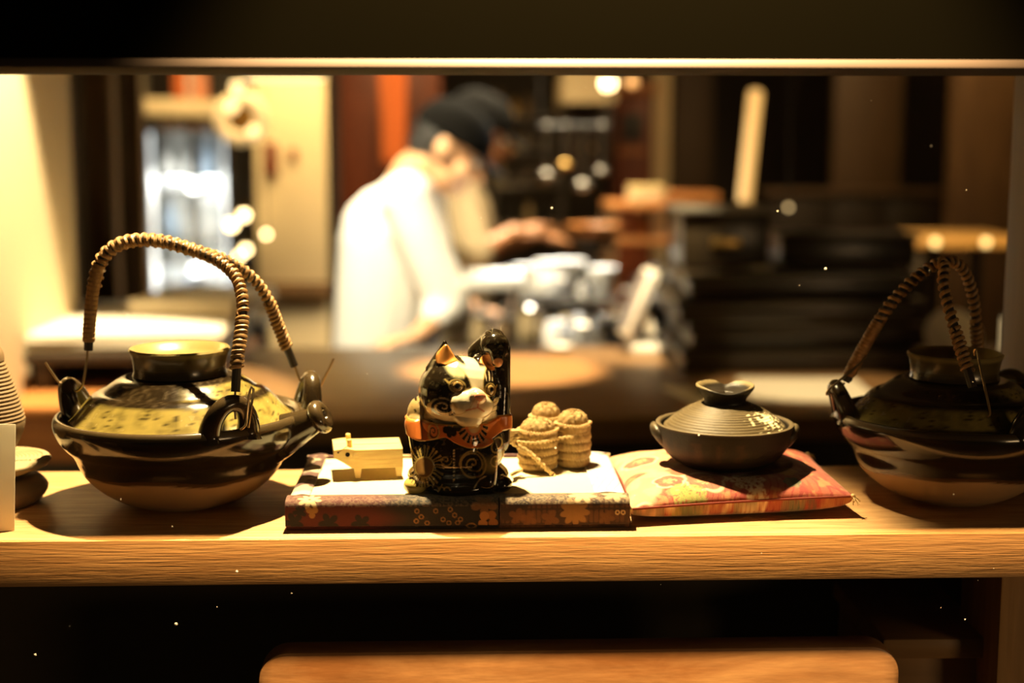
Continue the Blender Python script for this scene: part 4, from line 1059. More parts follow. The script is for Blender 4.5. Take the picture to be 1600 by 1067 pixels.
M_lacq = mat('dark_lacquer', (0.030, 0.021, 0.011), 0.28)
M_brass = mat('brass', (0.60, 0.38, 0.12), 0.3, 0.9)
M_bulb = mat('bulb', (1, 0.85, 0.55), 0.4, emit=((1.0, 0.74, 0.36), 14))
M_dimbulb = mat('dim_bulb', (1, 0.85, 0.55), 0.4, emit=((1.0, 0.70, 0.32), 2.6))
M_orbulb = mat('orange_bulb', (1, 0.6, 0.3), 0.4, emit=((1.0, 0.50, 0.16), 1.1))
M_post_glow = mat('glowing_post', (1, 0.85, 0.55), 0.4, emit=((1.0, 0.50, 0.115), 0.62))
M_strip = mat('strip_lamp', (1, 0.85, 0.55), 0.4, emit=((1.0, 0.72, 0.34), 2.2))
M_ledW = mat('fridge_tube', (1, 1, 1), 0.4, emit=((0.85, 0.92, 1.0), 1.6))
M_greyD = mat('grey_metal', (0.20, 0.18, 0.14), 0.4, 0.6)

def pxb(mb, px0, px1, r0, r1, y, depth, bevel=0.004, o=(0, 0, 0)):
    """solid box whose front is the given picture rectangle at depth y"""
    a, b = W(px0, (r0+r1)/2, y), W(px1, (r0+r1)/2, y); t, bt = W((px0+px1)/2, r0, y), W((px0+px1)/2, r1, y)
    return mb.span(a.x-o[0], b.x-o[0], y-o[1], y+depth-o[1], bt.z-o[2], t.z-o[2], bevel)

# counter
CZ = -0.17
ca_ = W(392, 545, 2.06)
cx0, cx1 = ca_.x, 2.0
ctr = thing('service_counter', ((cx0+cx1)/2, 1.67, FZ), 'long brown wooden service counter with a dark front behind the shelf', 'counter')
cw = cx1-cx0; hz = CZ-FZ
MB().box((0, 0, hz-0.02), (cw, 0.78, 0.04), 0.004).build('countertop', M_counter, ctr)
MB().box((0, 0.02, (hz-0.04)/2), (cw-0.04, 0.68, hz-0.04), 0.004).build('body', M_dkwood, ctr)
npan = 6
for k in range(npan):
    MB().box((-cw/2 + cw*(k+0.5)/npan, -0.325, (hz-0.1)/2), (cw/npan-0.02, 0.016, hz-0.18), 0.004).build('front_panel', M_dkwood, ctr)
pl_ = MB(); pl_.box((0, -0.31, 0.04), (cw-0.06, 0.03, 0.08), 0.004); pl_.build('plinth', M_dkwood, ctr)

# side cabinet at left with papers
f0 = W(310, 558, 1.62)
sc_x0, sc_x1 = XL+0.004, f0.x + 0.005
sz = -0.186
scb = thing('side_cabinet', ((sc_x0+sc_x1)/2, 1.91, FZ), 'orange-topped wooden side cabinet against the left wall', 'cabinet')
sw = sc_x1-sc_x0; sh = sz-FZ
MB().box((0, 0, sh-0.009), (sw, 0.86, 0.018), 0.003).build('top', M_orangewood, scb)
pz_ = -0.118
pf_ = thing('low_platform', ((sc_x0+sc_x1)/2, 1.98, sz+0.0003), 'dark wooden platform on the orange side cabinet under the papers', 'platform')
MB().box((0, 0, pz_-sz-0.009), (sw-0.006, 0.70, 0.018), 0.003).build('top', M_dkwood, pf_)
for sx in (-1, 1): MB().box((sx*(sw/2-0.03), 0, (pz_-sz-0.018)/2), (0.03, 0.66, pz_-sz-0.0185), 0.003).build('runner', M_dkwood, pf_)
MB().box((0, 0.01, (sh-0.018)/2), (sw-0.02, 0.80, sh-0.02), 0.003).build('body', M_dkwood, scb)
dr = MB().box((0, -0.40, sh-0.062), (sw-0.03, 0.018, 0.080), 0.003).build('drawer', M_orangewood, scb)
MB().box((0.08, -0.415, sh-0.062), (0.09, 0.012, 0.012), 0.004).build('handle', M_brass, dr)
for s_ in (-1, 1):
    MB().box((s_*sw/4, -0.40, (sh-0.14)/2), (sw/2-0.03, 0.018, sh-0.16), 0.003).build('door', M_dkwood, scb)
for k, (dx, dy, w_, d_, rz) in enumerate(((-0.03, -0.02, 0.40, 0.56, 2), (0.085, 0.12, 0.22, 0.30, -9))):
    ps = MB()
    for q in range(6): ps.box((0.002*math.sin(q*2+k), 0.002*math.cos(q*3), 0.0025+0.005*q), (w_, d_, 0.0044), 0.001, Euler((0, 0, R(1.2*math.sin(q*5)))).to_matrix())
    o = ps.build('paper_stack', M_paper, None, ((sc_x0+sc_x1)/2+dx, 1.98+dy, pz_ + (0.031 if k else 0.0004)))
    o.rotation_euler = (0, 0, R(rz))
    tag(o, ('broad stack of white papers on the left side cabinet', 'smaller stack of papers turned askew on top of the broad paper stack')[k], 'papers')
rb = W(352, 520, 2.45)
tb = thing('red_bowl', (0, 0, 0), 'red lacquer bowl on a little stand right of the paper stacks', 'bowl')
bp = [(0, 0), (0.026, 0), (0.028, 0.012), (0.045, 0.022), (0.058, 0.045), (0.060, 0.062), (0.056, 0.062), (0.050, 0.040), (0.030, 0.022), (0, 0.02)]
tb.location = (rb.x, 2.45, -0.150)
MB().lathe(bp, 40).build('shell', M_red, tb)
std = thing('plant_stand', (rb.x, 2.45, FZ), 'dark four-legged side stand carrying the red bowl', 'stand')
sh2 = -0.150-FZ-0.0004
MB().box((0, 0, sh2-0.012), (0.20, 0.20, 0.024), 0.004).build('top', M_dkwood, std)
for sx in (-1, 1):
    for sy in (-1, 1): MB().box((sx*0.08, sy*0.08, (sh2-0.024)/2), (0.022, 0.022, sh2-0.024), 0.003).build('leg', M_dkwood, std)

# left side: posts, partition, display fridge, ledge with jars
def post(px0, px1, y, depth, m_, name='wall_post', label=None, z1=1.22):
    a, b = W(px0, 300, y), W(px1, 300, y)
    o = MB().span(a.x, b.x, y, y+depth, FZ, z1, 0.004).build(name, m_)
    return struct(o)
post(137, 178, 2.6, 0.06, M_brown, 'trim_3')
post(196, 224, 3.5, 0.06, M_brown, 'trim_4')
post(513, 530, 3.9, 0.05, M_dkwood, 'trim_5')
post(1018, 1046, 4.9, 0.08, M_cream, 'trim_6')
a, b = W(150, 300, 5.6), W(532, 300, 5.6)
struct(MB().span(-2.44, b.x, 5.6, 5.66, FZ, 1.22).build('wall_partition', M_wallback))
struct(MB().span(-2.44, -2.38, wl_end, 5.6, FZ, 1.22).build('wall_side', M_wallback))
struct(MB().span(-2.44, XL, wl_end-0.03, wl_end, FZ, 1.22).build('wall_return', M_wallback))

fy = 5.0
fa, fb = W(222, 300, fy), W(360, 300, fy); ftz, fbz = W(290, 196, fy).z, W(290, 490, fy).z
fw_ = fb.x-fa.x; fc = (fa.x+fb.x)/2
fr = thing('display_fridge', (fc, fy+0.22, FZ), 'upright double-door glass display fridge glowing white behind the left teapot', 'fridge')
z0_, z1_ = fbz-FZ, ftz-FZ
for sx in (-1, 1): MB().span(sx*fw_/2 - (0.012 if sx > 0 else 0), sx*fw_/2 + (0.012 if sx < 0 else 0), -0.20, 0.20, 0.02, z1_+0.03, 0.003).build('side_panel', M_greyD, fr)
MB().span(-fw_/2+0.013, fw_/2-0.013, 0.18, 0.20, 0.02, z1_, 0.002).build('back_panel', M_white, fr)
MB().span(-fw_/2+0.013, fw_/2-0.013, -0.20, 0.18, z1_, z1_+0.03, 0.002).build('top_panel', M_greyD, fr)
MB().span(-fw_/2+0.013, fw_/2-0.013, -0.20, 0.18, 0.02, z0_, 0.002).build('base', M_greyD, fr)
for z_ in (z0_+0.28, z0_+0.55): MB().span(-fw_/2+0.014, fw_/2-0.014, -0.12, 0.175, z_, z_+0.008, 0.001).build('shelf', M_steel, fr)
for sx in (-1, 1):
    MB().tube([(sx*(fw_/2-0.03), -0.165, z0_+0.03), (sx*(fw_/2-0.03), -0.165, z1_-0.03)], 0.008, 10).build('light_tube', M_ledW, fr)
for s_ in (0, 1):
    xa, xb = (-fw_/2+0.002, 0.03) if s_ == 0 else (0.034, fw_/2-0.002)
    dm = MB()
    dm.span(xa, xa+0.016, -0.225, -0.202, z0_, z1_+0.01, 0.003); dm.span(xb-0.016, xb, -0.225, -0.202, z0_, z1_+0.01, 0.003)
    dm.span(xa, xb, -0.2245, -0.2025, z0_, z0_+0.022, 0.003); dm.span(xa, xb, -0.2245, -0.2025, z1_-0.012, z1_+0.01, 0.003)
    d_ = dm.build('door', M_steel, fr)
    MB().span(xa+0.016, xb-0.016, -0.215, -0.211, z0_+0.022, z1_-0.012).build('pane', M_glass, d_)
    MB().tube([((xb-0.008) if s_ == 0 else (xa+0.008), -0.238, z0_+0.25), ((xb-0.008) if s_ == 0 else (xa+0.008), -0.238, z0_+0.45)], 0.006, 8).build('handle', M_steel, d_)
rr_ = random.Random(3)
for zi, z_ in enumerate((z0_+0.001, z0_+0.289, z0_+0.559)):
    for q in range(4):
        hh_ = 0.10+0.10*rr_.random(); xx = -fw_/2+0.06+q*(fw_-0.11)/3
        if zi == 2: hh_ = min(hh_, max(z1_-z_-0.03, 0.05))
        o = MB().lathe([(0, 0), (0.028, 0), (0.030, 0.006), (0.030, hh_*0.62), (0.012, hh_*0.78), (0.011, hh_*0.97), (0.013, hh_), (0, hh_)], 20).build('bottle', M_blue if (q+zi) % 3 == 1 else M_white, None, (fc+xx, fy+0.26, FZ+z_))
        tag(o, '%s bottle, %s from the left on the %s shelf of the glass display fridge' % ('pale blue' if (q+zi) % 3 == 1 else 'white', ('first', 'second', 'third', 'fourth')[q], ('lowest', 'middle', 'top')[zi]), 'bottle', 'bottles inside the display fridge')

ly = 4.75
lsh = thing('wall_ledge', (W(282, 168, ly).x, ly, W(282, 168, ly).z), 'pale wooden ledge hung above the glass display fridge', 'ledge')
la, lb = W(213, 168, ly), W(352, 168, ly); lw = lb.x-la.x
MB().box((0, 0.06, 0), (lw, 0.14, 0.065), 0.006, Euler((0, R(1.5), 0)).to_matrix()).build('board', M_cream, lsh)
MB().box((0.03, 0.05, -0.075), (lw*0.7, 0.05, 0.025), 0.004).build('rail', M_brown, lsh)
for sx in (-1, 1): MB().span(sx*lw*0.42-0.008, sx*lw*0.42+0.008, 0.05, 0.066, 0.02, 1.22-W(282, 168, ly).z, 0.002).build('hanger', M_greyD, lsh)
lt = W(282, 168, ly).z + 0.036
for k, (px, m2, lab) in enumerate(((281, M_orangecloth, 'orange cylindrical jar on the pale ledge above the fridge'), (296, M_paper, 'cream cylindrical jar on the ledge between the orange and salmon jars'), (313, M_salmon, 'salmon pink cylindrical jar on the pale ledge above the fridge'))):
    p = W(px, 150, ly+0.06)
    rad = (0.026, 0.018, 0.034)[k]
    j = thing('ledge_jar', (p.x, ly+0.06+0.03*(k == 1), lt - 0.0013*(px-282)/4), lab, 'jar')
    MB().lathe([(0, 0), (rad*0.9, 0), (rad, 0.01), (rad, 0.085), (rad*0.85, 0.10), (0, 0.10)], 24).build('body', m2, j)
    MB().lathe([(0, 0.1005), (rad*0.9, 0.1005), (rad*0.9, 0.118), (0, 0.12)], 24).build('lid', m2, j)

# lamps on the left: spotlight cluster, pendant and glint bulbs, strip
def bulb_lamp(name, px, row, y, r, label, group=None, bm_=None, cat_='lamp'):
    p = W(px, row, y)
    t = thing(name, p, label, cat_, group)
    MB().ell((0, 0, 0), (r, r, r), None, 16, 10).build('bulb', bm_ or M_bulb, t)
    MB().lathe([(0, r*0.8), (r*0.55, r*0.8), (r*0.6, r*2.0), (0, r*2.1)], 16).build('socket', M_brass, t)
    MB().tube([(0, 0, r*2.0), (0, 0, 1.22-p.z)], 0.003, 6).build('cord', M_dark, t)
    return t
gy = 4.12
g = W(378, 185, gy)
sp_ = thing('spotlight', g, 'round ceiling spotlight with glowing reflector ring left of the cream cupboard', 'spotlight')
ringp = [Vector((0.070*math.cos(a), -0.02, 0.070*math.sin(a))) for a in np.linspace(0, 2*math.pi, 33)]
MB().tube(ringp, 0.024, 10, cap=False).build('reflector', mat('lamp_reflector', (0.85, 0.70, 0.42), 0.3, emit=((1.0, 0.66, 0.28), 0.55)), sp_)
mh = MB().lathe([(0, 0.14), (0.05, 0.13), (0.075, 0.06), (0.078, 0.0), (0.07, 0.0), (0.06, 0.05), (0.03, 0.10), (0, 0.11)], 28).mesh('housing'); mh.transform(Matrix.Rotation(R(-90), 4, 'X'))
obj('housing', mh, M_brass, sp_)
MB().ell((-0.03, -0.03, 0.04), (0.022, 0.02, 0.022)).build('bulb', M_dimbulb, sp_); MB().ell((0.045, -0.035, -0.045), (0.020, 0.02, 0.020)).build('bulb', M_dimbulb, sp_)
MB().tube([(0, 0.05, 0.05), (0, 0.05, 1.22-g.z)], 0.008, 8).build('rod', M_dark, sp_)
bulb_lamp('pendant_bulb', 370, 135, 3.9, 0.020, 'small pendant bulb above the round spotlight', None, M_dimbulb)
for k, (px, row, r) in enumerate(((381, 336, .030), (362, 351, .034), (416, 366, .018), (384, 390, .026), (374, 400, .022))):  # glowing bulbs put in for bright highlights beside the fridge
    t = bulb_lamp('glint_bulb', px, row, 4.42 + 0.04*k - 0.16*(k == 2), r*0.55, ('bright bulb put in for a glint, uppermost of the five beside the fridge', 'bright bulb put in for a glint just right of the fridge door, second from top', 'small bulb put in for a glint in front of the cream cupboard edge', 'bulb put in for a glint, low beside the fridge, nearest the teapot handle', 'lowest bulb put in for a glint beside the fridge, partly behind another bulb')[k], 'glint bulbs beside the fridge')
tp = W(445, 121, 4.0)
sl = thing('strip_light', tp, 'warm strip light hung above the cream cupboard', 'lamp')
MB().box((0, 0, 0), (0.26, 0.05, 0.016), 0.005).build('diffuser', M_strip, sl)
MB().box((0, 0, 0.022), (0.30, 0.07, 0.026), 0.004).build('housing', M_greyD, sl)
for sx in (-0.11, 0.11): MB().tube([(sx, 0, 0.03), (sx, 0, 1.22-tp.z)], 0.004, 6).build('rod', M_dark, sl)

# cream cupboard
cy_ = 4.5
ka, kb = W(398, 300, cy_), W(513, 300, cy_)
kc = thing('cream_cupboard', ((ka.x+kb.x)/2, cy_+0.2, FZ), 'tall cream cupboard with two dark fittings left of the chef in white', 'cupboard')
kw = kb.x-ka.x
zs = W(450, 455, cy_).z-FZ
MB().span(-kw/2, kw/2, -0.18, 0.2, 0, 2.3, 0.004).build('body', M_dkwood, kc)
MB().span(-kw/2+0.004, kw/2-0.004, -0.2, -0.182, zs+0.03, 2.28, 0.004).build('door', M_cream, kc)
MB().span(-kw/2+0.004, kw/2-0.004, -0.2, -0.182, 0.06, zs-0.03, 0.004).build('door', M_cream, kc)
MB().span(-kw/2-0.005, kw/2+0.005, -0.24, -0.18, zs-0.022, zs+0.022, 0.004).build('ledge', M_brown, kc)
for px, row, w_, h_ in ((424, 250, .05, .13), (458, 242, .03, .05)):
    p = W(px, row, cy_); MB().box((p.x-(ka.x+kb.x)/2, -0.208, p.z-FZ), (w_, 0.02, h_), 0.008).build('fitting', M_redwood, kc)

# red-brown wall panel with the orange banner
wy = 5.2
pa, pb_ = W(530, 300, wy), W(690, 300, wy)
struct(MB().span(pa.x, pb_.x, wy, wy+0.06, FZ, 1.22, 0.003).build('wall_panelling', M_redwood))
by_ = 4.9
ba, bb = W(592, 180, by_), W(636, 180, by_); bt = 0.62; bz = W(612, 255, by_).z
bn = thing('hanging_banner', ((ba.x+bb.x)/2, by_, bt), 'narrow orange cloth banner hanging behind the chef in white', 'banner')
bwd = bb.x-ba.x
g_ = MB(); g_.grid(14, 40, lambda u, v: ((u-.5)*bwd*(1-0.15*v), 0.010*math.sin(u*9+v*3), -v*(bt-bz)))
go = g_.build('cloth', M_orangecloth, bn, sharp=None)
sm = go.modifiers.new('t', 'SOLIDIFY'); sm.thickness = 0.003
MB().tube([(-bwd*.6, 0, 0.004), (bwd*.6, 0, 0.004)], 0.008, 10).build('rod', M_brown, bn)
MB().tube([(-bwd*.5, 0, 0.008), (0, 0, 1.22-bt), (bwd*.5, 0, 0.008)], 0.002, 5).build('cord', M_dark, bn)

# ------------------------------------------------------------ people
def rotm(f, u):
    f = f.normalized(); s = f.cross(u).normalized(); u2 = s.cross(f).normalized()
    return Matrix((f, s, u2)).transposed()       # columns: forward, side, up
def hand(mb, wrist, d, nrm, side, S=1.0, curl=0.5):
    """palm, four bent fingers of unequal length and a thumb from the side of the palm"""
    d = d.normalized(); nrm = (nrm - d*nrm.dot(d)).normalized(); s = d.cross(nrm).normalized()*side
    for k in range(4):
        b0 = wrist + s*(0.012*(k-1.5))*S*0.8; kn = wrist + d*0.088*S + s*(0.021*(k-1.5))*S - d*0.006*abs(k-1.2)*S
        mb.cap(b0, kn, .0125*S, .0105*S, 10)
        Lf = (0.070, 0.080, 0.075, 0.058)[k]*S
        p, dd = kn, d.copy()
        for q, fr_ in enumerate((0.45, 0.32, 0.23)):
            dd = (dd*math.cos(curl*0.7) + nrm*math.sin(curl*0.7)).normalized()
            n_ = p + dd*Lf*fr_; mb.cap(p, n_, (.0090-.0008*q)*S, (.0082-.0008*q)*S, 10); p = n_
    b0 = wrist + d*0.026*S - s*0.022*S; t1 = b0 + (d*0.6 - s*0.75 + nrm*0.25).normalized()*0.040*S
    t2 = t1 + (d*0.85 - s*0.2 + nrm*0.4).normalized()*0.032*S
    mb.cap(b0, t1, .0125*S, .0100*S, 10); mb.cap(t1, t2, .0098*S, .0080*S, 10)
def person(loc, label, J, f, u, skin, coat_m, sleeve, brim=0.07):
    """J: world joints; a continuous body in one skin, clothes and cap as parts"""
    o = Vector((loc[0], loc[1], FZ)); J = {k: Vector(v)-o for k, v in J.items()}
    t = thing('person', o, label, 'person')
    RM = rotm(Vector(f), Vector(u)); F, S_, U = RM.col[0].copy(), RM.col[1].copy(), RM.col[2].copy()
    h = J['head']
    def H(a, b, c): return h + F*a + S_*b + U*c
    m = MB()
    m.ell(H(-.012, 0, .025), (.098, .077, .098), RM); m.ell(H(.030, 0, -.045), (.062, .056, .068), RM); m.ell(H(.055, 0, -.085), (.030, .030, .026), RM)
    m.cap(H(.088, 0, .012), H(.112, 0, -.028), .011, .016, 12); m.ell(H(.083, 0, .030), (.016, .045, .014), RM)
    for sy in (-1, 1):
        m.ell(H(-.008, sy*.078, -.008), (.022, .009, .034), RM, 14, 10); m.ell(H(.100, sy*.012, -.030), (.010, .009, .008), RM, 10, 8)
        m.ell(H(.062, sy*.040, -.030), (.028, .022, .024), RM)
    m.ell(H(.086, 0, -.062), (.012, .024, .007), RM, 12, 8); m.ell(H(.083, 0, -.076), (.011, .021, .007), RM, 12, 8)
    m.cap(H(-.030, 0, -.05), J['neck'], .056, .062); m.cap(J['neck'], J['chest'], .066, .10)
    m.cap(J['sh_r'], J['sh_l'], .055, .055); m.cap(J['chest'], J['pelvis'], .118, .115)
    m.cap(J['hip_r'], J['hip_l'], .095, .095)
    for s in 'rl':
        m.cap(J['sh_'+s], J['el_'+s], .048, .038); m.cap(J['el_'+s], J['wr_'+s], .038, .026)
        m.cap(J['hip_'+s], J['kn_'+s], .080, .055); m.cap(J['kn_'+s], J['an_'+s], .055, .038)
        m.cap(J['an_'+s] + Vector((-.02, 0, -.03)), J['an_'+s] + Vector((.15, 0, -.045)), .040, .032)
        d = J['hd_'+s] - J['wr_'+s]
        hand(m, J['wr_'+s], d, Vector((0, 0, -1)), 1 if s == 'r' else -1)
    me = blob(m, 0.0062, 4, 0.5)
    obj('body', me, skin, t, sharp=None)
    for sy in (-1, 1):
        e = MB().ell(H(.0830, sy*.032, .004), (.012, .014, .009), RM, 14, 10).build('eye', M_white, t)
        MB().ell(H(.0905, sy*.032, .003), (.005, .006, .006), RM, 10, 8).build('pupil', M_dark, e)
    MB().ell(H(.0935, 0, -.069), (.0065, .022, .0035), RM, 12, 8).build('mouth', M_salmon, t)
    # hair: close cap of hair on the back of the head
    hm = MB(); hm.ell(H(-.022, 0, .022), (.096, .081, .096), RM); hm.ell(H(-.055, 0, -.030), (.052, .062, .045), RM)
    obj('hair', blob(hm, 0.006, 3), M_hair, t, sharp=None)
    # cap: crown shell with a band and a brim
    cr = []; na, nb = 40, 14
    for q in range(nb+1):
        b = R(90*q/nb); cr.append((0.105*math.cos(b)**0.85 if q < nb else 0.0, 0.030 + 0.098*math.sin(b)**0.9))
    cmh = MB().lathe([(0.098, 0.022), (0.107, 0.022)] + cr, na).mesh('cap')
    cmh.transform(Matrix.Translation(h - F*.010) @ RM.to_4x4() @ Matrix.Diagonal((1.06, 0.86, 1.0, 1)))
    cp_ = obj('cap', cmh, M_cap, t)
    bm2 = MB(); bm2.grid(16, 8, lambda a, b: H(.060 + (.045+brim*b)*math.cos((a-.5)*2.2), (.075+.006*b)*math.sin((a-.5)*2.6), .030 - .018*b - .01*abs(a-.5)))
    bo_ = bm2.build('brim', M_cap, cp_, sharp=None); s2 = bo_.modifiers.new('t', 'SOLIDIFY'); s2.thickness = .005
    # coat
    c = MB()
    up = (J['neck']-J['pelvis']).normalized()
    c.cap(J['neck'] - up*.035, J['chest'], .078, .150); c.cap(J['sh_r'], J['sh_l'], .072, .072); c.cap(J['chest'], J['pelvis'], .152, .150)
    c.cap(J['sh_r']*.5+J['sh_l']*.5 - up*.02, J['chest'], .10, .155)
    c.cap(J['hip_r'], J['hip_l'], .122, .122); c.cap(J['hip_r'] - Vector((0, 0, .10)), J['hip_l'] - Vector((0, 0, .10)), .112, .112)
    for s in 'rl':
        c.cap(J['sh_'+s], J['el_'+s], .070, .062); c.cap(J['el_'+s], J['el_'+s].lerp(J['wr_'+s], sleeve), .062, .052)
    obj('coat', blob(c, 0.010, 5), coat_m, t, sharp=None)
    tr_ = MB(); tr_.cap(J['hip_r'], J['hip_l'], .108, .108)
    for s in 'rl': tr_.cap(J['hip_'+s], J['kn_'+s], .092, .070); tr_.cap(J['kn_'+s], J['an_'+s] + Vector((0, 0, .04)), .070, .058)
    obj('trousers', blob(tr_, 0.010, 4), M_trouser, t, sharp=None)
    for s in 'rl':
        sh_ = MB(); sh_.cap(J['an_'+s] + Vector((-.025, 0, -.035)), J['an_'+s] + Vector((.165, 0, -.045)), .048, .040); sh_.cap(J['an_'+s] + Vector((0, 0, .03)), J['an_'+s] + Vector((0, 0, -.04)), .046, .050)
        sme = blob(sh_, 0.006, 3); ac = co_of(sme); ac[:, 2] = np.maximum(ac[:, 2], 0.0); sme.vertices.foreach_set('co', ac.ravel()); sme.update()
        obj('shoe', sme, M_dark, t, sharp=None)
    return t
y1 = 2.95
def jj(px, row, y): return W(px, row, y)
pel = jj(598, 655, y1)
J1 = dict(head=jj(703, 232, y1-.03), neck=jj(648, 275, y1-.01), chest=jj(618, 372, y1), pelvis=pel,
          sh_r=jj(634, 312, y1-.155), sh_l=jj(650, 312, y1+.165), el_r=jj(702, 482, y1-.19), el_l=jj(672, 440, y1+.23),
          wr_r=jj(655, 524, y1-.29), wr_l=jj(735, 480, y1+.29), hd_r=jj(622, 532, y1-.31), hd_l=jj(760, 486, y1+.31),
          hip_r=pel+Vector((0, -.085, -.02)), hip_l=pel+Vector((0, .085, -.02)))
for s, dy in (('r', -.095), ('l', .095)):
    J1['kn_'+s] = Vector((pel.x+.02, y1+dy, FZ+.46)); J1['an_'+s] = Vector((pel.x-.01, y1+dy, FZ+.085))
person((pel.x, y1), 'chef in a white coat and black cap bending over his work', J1, (0.80, -0.10, -0.50), (0.50, 0.02, 0.84), M_skin, M_coat, 0.35)
y2 = 3.62
pe2 = jj(690, 600, y2)
J2 = dict(head=jj(748, 205, y2), neck=jj(712, 262, y2), chest=jj(700, 345, y2), pelvis=pe2,
          sh_r=jj(706, 300, y2-.16), sh_l=jj(716, 296, y2+.16), el_r=jj(740, 398, y2-.22), el_l=jj(745, 395, y2+.20),
          wr_r=jj(805, 362, y2-.16), wr_l=jj(818, 372, y2+.10), hd_r=jj(842, 352, y2-.12), hd_l=jj(850, 368, y2+.08),
          hip_r=pe2+Vector((0, -.085, -.02)), hip_l=pe2+Vector((0, .085, -.02)))
for s, dy in (('r', -.095), ('l', .095)):
    J2['kn_'+s] = Vector((pe2.x+.02, y2+dy, FZ+.46)); J2['an_'+s] = Vector((pe2.x-.01, y2+dy, FZ+.085))
person((pe2.x, y2), 'cook in a beige jacket and dark cap behind the white-coated chef, reaching forward', J2, (0.88, 0.05, -0.38), (0.38, 0, 0.9), M_skin2, M_beige, 0.10)

# ------------------------------------------------------------ kitchen: worktop and its crockery
wz = W(880, 528, 2.80).z
wa, wb = W(742, 530, 2.62).x, W(1095, 530, 2.62).x
wt = thing('prep_table', ((wa+wb)/2, 2.93, FZ), 'steel kitchen prep table behind the counter loaded with bowls', 'table')
ww_ = wb-wa; wh = wz-FZ
MB().box((0, 0, wh-0.015), (ww_, 0.66, 0.03), 0.004).build('top', M_steelD, wt)
MB().box((0, 0, 0.25), (ww_-0.06, 0.58, 0.02), 0.003).build('undershelf', M_steelD, wt)
for sx in (-1, 1):
    for sy in (-1, 1): MB().tube([(sx*(ww_/2-0.03), sy*0.29, 0), (sx*(ww_/2-0.03), sy*0.29, wh-0.03)], 0.018, 10).build('leg', M_steelD, wt)
def bowl_prof(r, h): return [(0, 0), (r*.45, 0), (r*.5, h*.06), (r*.80, h*.45), (r, h*.97), (r*1.02, h), (r*.96, h), (r*.76, h*.5), (r*.4, h*.12), (0, h*.1)]
def jar_prof(r, h): return [(0, 0), (r*.85, 0), (r, h*.08), (r*1.02, h*.6), (r*.8, h*.82), (r*.82, h*.98), (r*.72, h), (0, h*.99)]
def pot_prof(r, h): return [(0, 0), (r*.97, 0), (r, h*.04), (r, h), (r*1.04, h), (r*1.04, h*1.02), (r*.96, h*1.02), (r*.96, h*.06), (0, h*.05)]
def plate_prof(r, h): return [(0, 0), (r*.6, 0), (r*.62, h*.25), (r, h*.9), (r, h), (r*.6, h*.45), (0, h*.4)]
def vessel(name, px, y, z, prof, m_, label, cat_, lid=None, handles=False, group=None):
    x = W(px, 500, y).x
    t = thing(name, (x, y, z), label, cat_, group)
    MB().lathe(prof, 36).build('body', m_, t)
    rmax = max(p[0] for p in prof); hmax = max(p[1] for p in prof)
    if lid:
        l_ = MB().lathe([(0, hmax+.0005), (rmax*.85, hmax+.0005), (rmax*.85, hmax+.008), (rmax*.2, hmax+.022), (0, hmax+.022)], 32).build('lid', lid, t)
        MB().ell((0, 0, hmax+.030), (.012, .012, .010), None, 12, 8).build('knob', M_dark, l_)
    if handles:
        for sx in (-1, 1): MB().tube([(sx*rmax*.98, -.03, hmax*.75), (sx*(rmax+.025), -.02, hmax*.77), (sx*(rmax+.025), .02, hmax*.77), (sx*rmax*.98, .03, hmax*.75)], .005, 8).build('handle', m_, t)
    return t
def stack_z(z, *hs): return z
# a raised rack on the prep table carries the bright bowls
rz_ = wz + 0.085
ra, rb2 = W(797, 450, 3.05).x, W(968, 450, 3.05).x
rk = thing('dish_rack', ((ra+rb2)/2, 3.08, wz), 'steel dish rack on the prep table under the white bowls', 'rack')
MB().box((0, 0, rz_-wz-0.006), (rb2-ra, 0.26, 0.010), 0.002).build('top', M_steel, rk)
for sx in (-1, 1):
    for sy in (-1, 1): MB().tube([(sx*(rb2-ra)*.46, sy*.11, 0), (sx*(rb2-ra)*.46, sy*.11, rz_-wz-0.01)], .006, 8).build('leg', M_steel, rk)
vessel('mixing_bowl', 828, 3.11, rz_, bowl_prof(.050, .080), M_white, 'white mixing bowl on the left of the dish rack', 'bowl')
vessel('mixing_bowl', 886, 3.12, rz_, bowl_prof(.052, .095), M_white, 'largest white mixing bowl in the middle of the dish rack', 'bowl')
vessel('mixing_bowl', 940, 3.11, rz_, bowl_prof(.043, .075), M_white, 'white bowl at the right end of the dish rack', 'bowl')
for k in range(4): vessel('plate', 858, 3.00, rz_+.0125*k, plate_prof(.048, .018), M_white, ('bottom', 'second', 'third', 'top')[k] + ' white plate of the pile at the front of the dish rack', 'plate', group='plates piled on the dish rack')
vessel('rice_bowl', 858, 3.00, rz_+.058, bowl_prof(.040, .045), M_white, 'small white bowl on top of the plate pile', 'bowl')
vessel('rice_bowl', 914, 3.00, rz_, bowl_prof(.040, .05), M_steel, 'small steel bowl between white bowls on the dish rack', 'bowl')
t = thing('steel_tray', (W(770, 480, 2.8).x, 2.81, wz+.140), 'pale steel tray raised at the left of the dish rack', 'tray')
MB().box((0, 0, .004), (.15, .24, .008), .002).build('base', M_white, t)
for sx in (-1, 1): MB().box((sx*.074, 0, .017), (.006, .24, .03), .002).build('side', M_white, t)
for sy in (-1, 1): MB().box((0, sy*.118, .017), (.142, .006, .03), .002).build('side', M_white, t)
for sx in (-1, 1):
    for sy in (-1, 1): MB().tube([(sx*.068, sy*.112, -.140), (sx*.06, sy*.10, 0)], .006, 8).build('leg', M_steel, t)
vessel('spice_jar', 752, 2.63, wz, jar_prof(.026, .075), M_tan, 'tan lidded jar at the left end of the prep table', 'jar', lid=M_steel)
vessel('spice_jar', 790, 2.63, wz, jar_prof(.026, .072), M_greyclay, 'brown lidded jar second from the left on the prep table', 'jar', lid=M_steel)
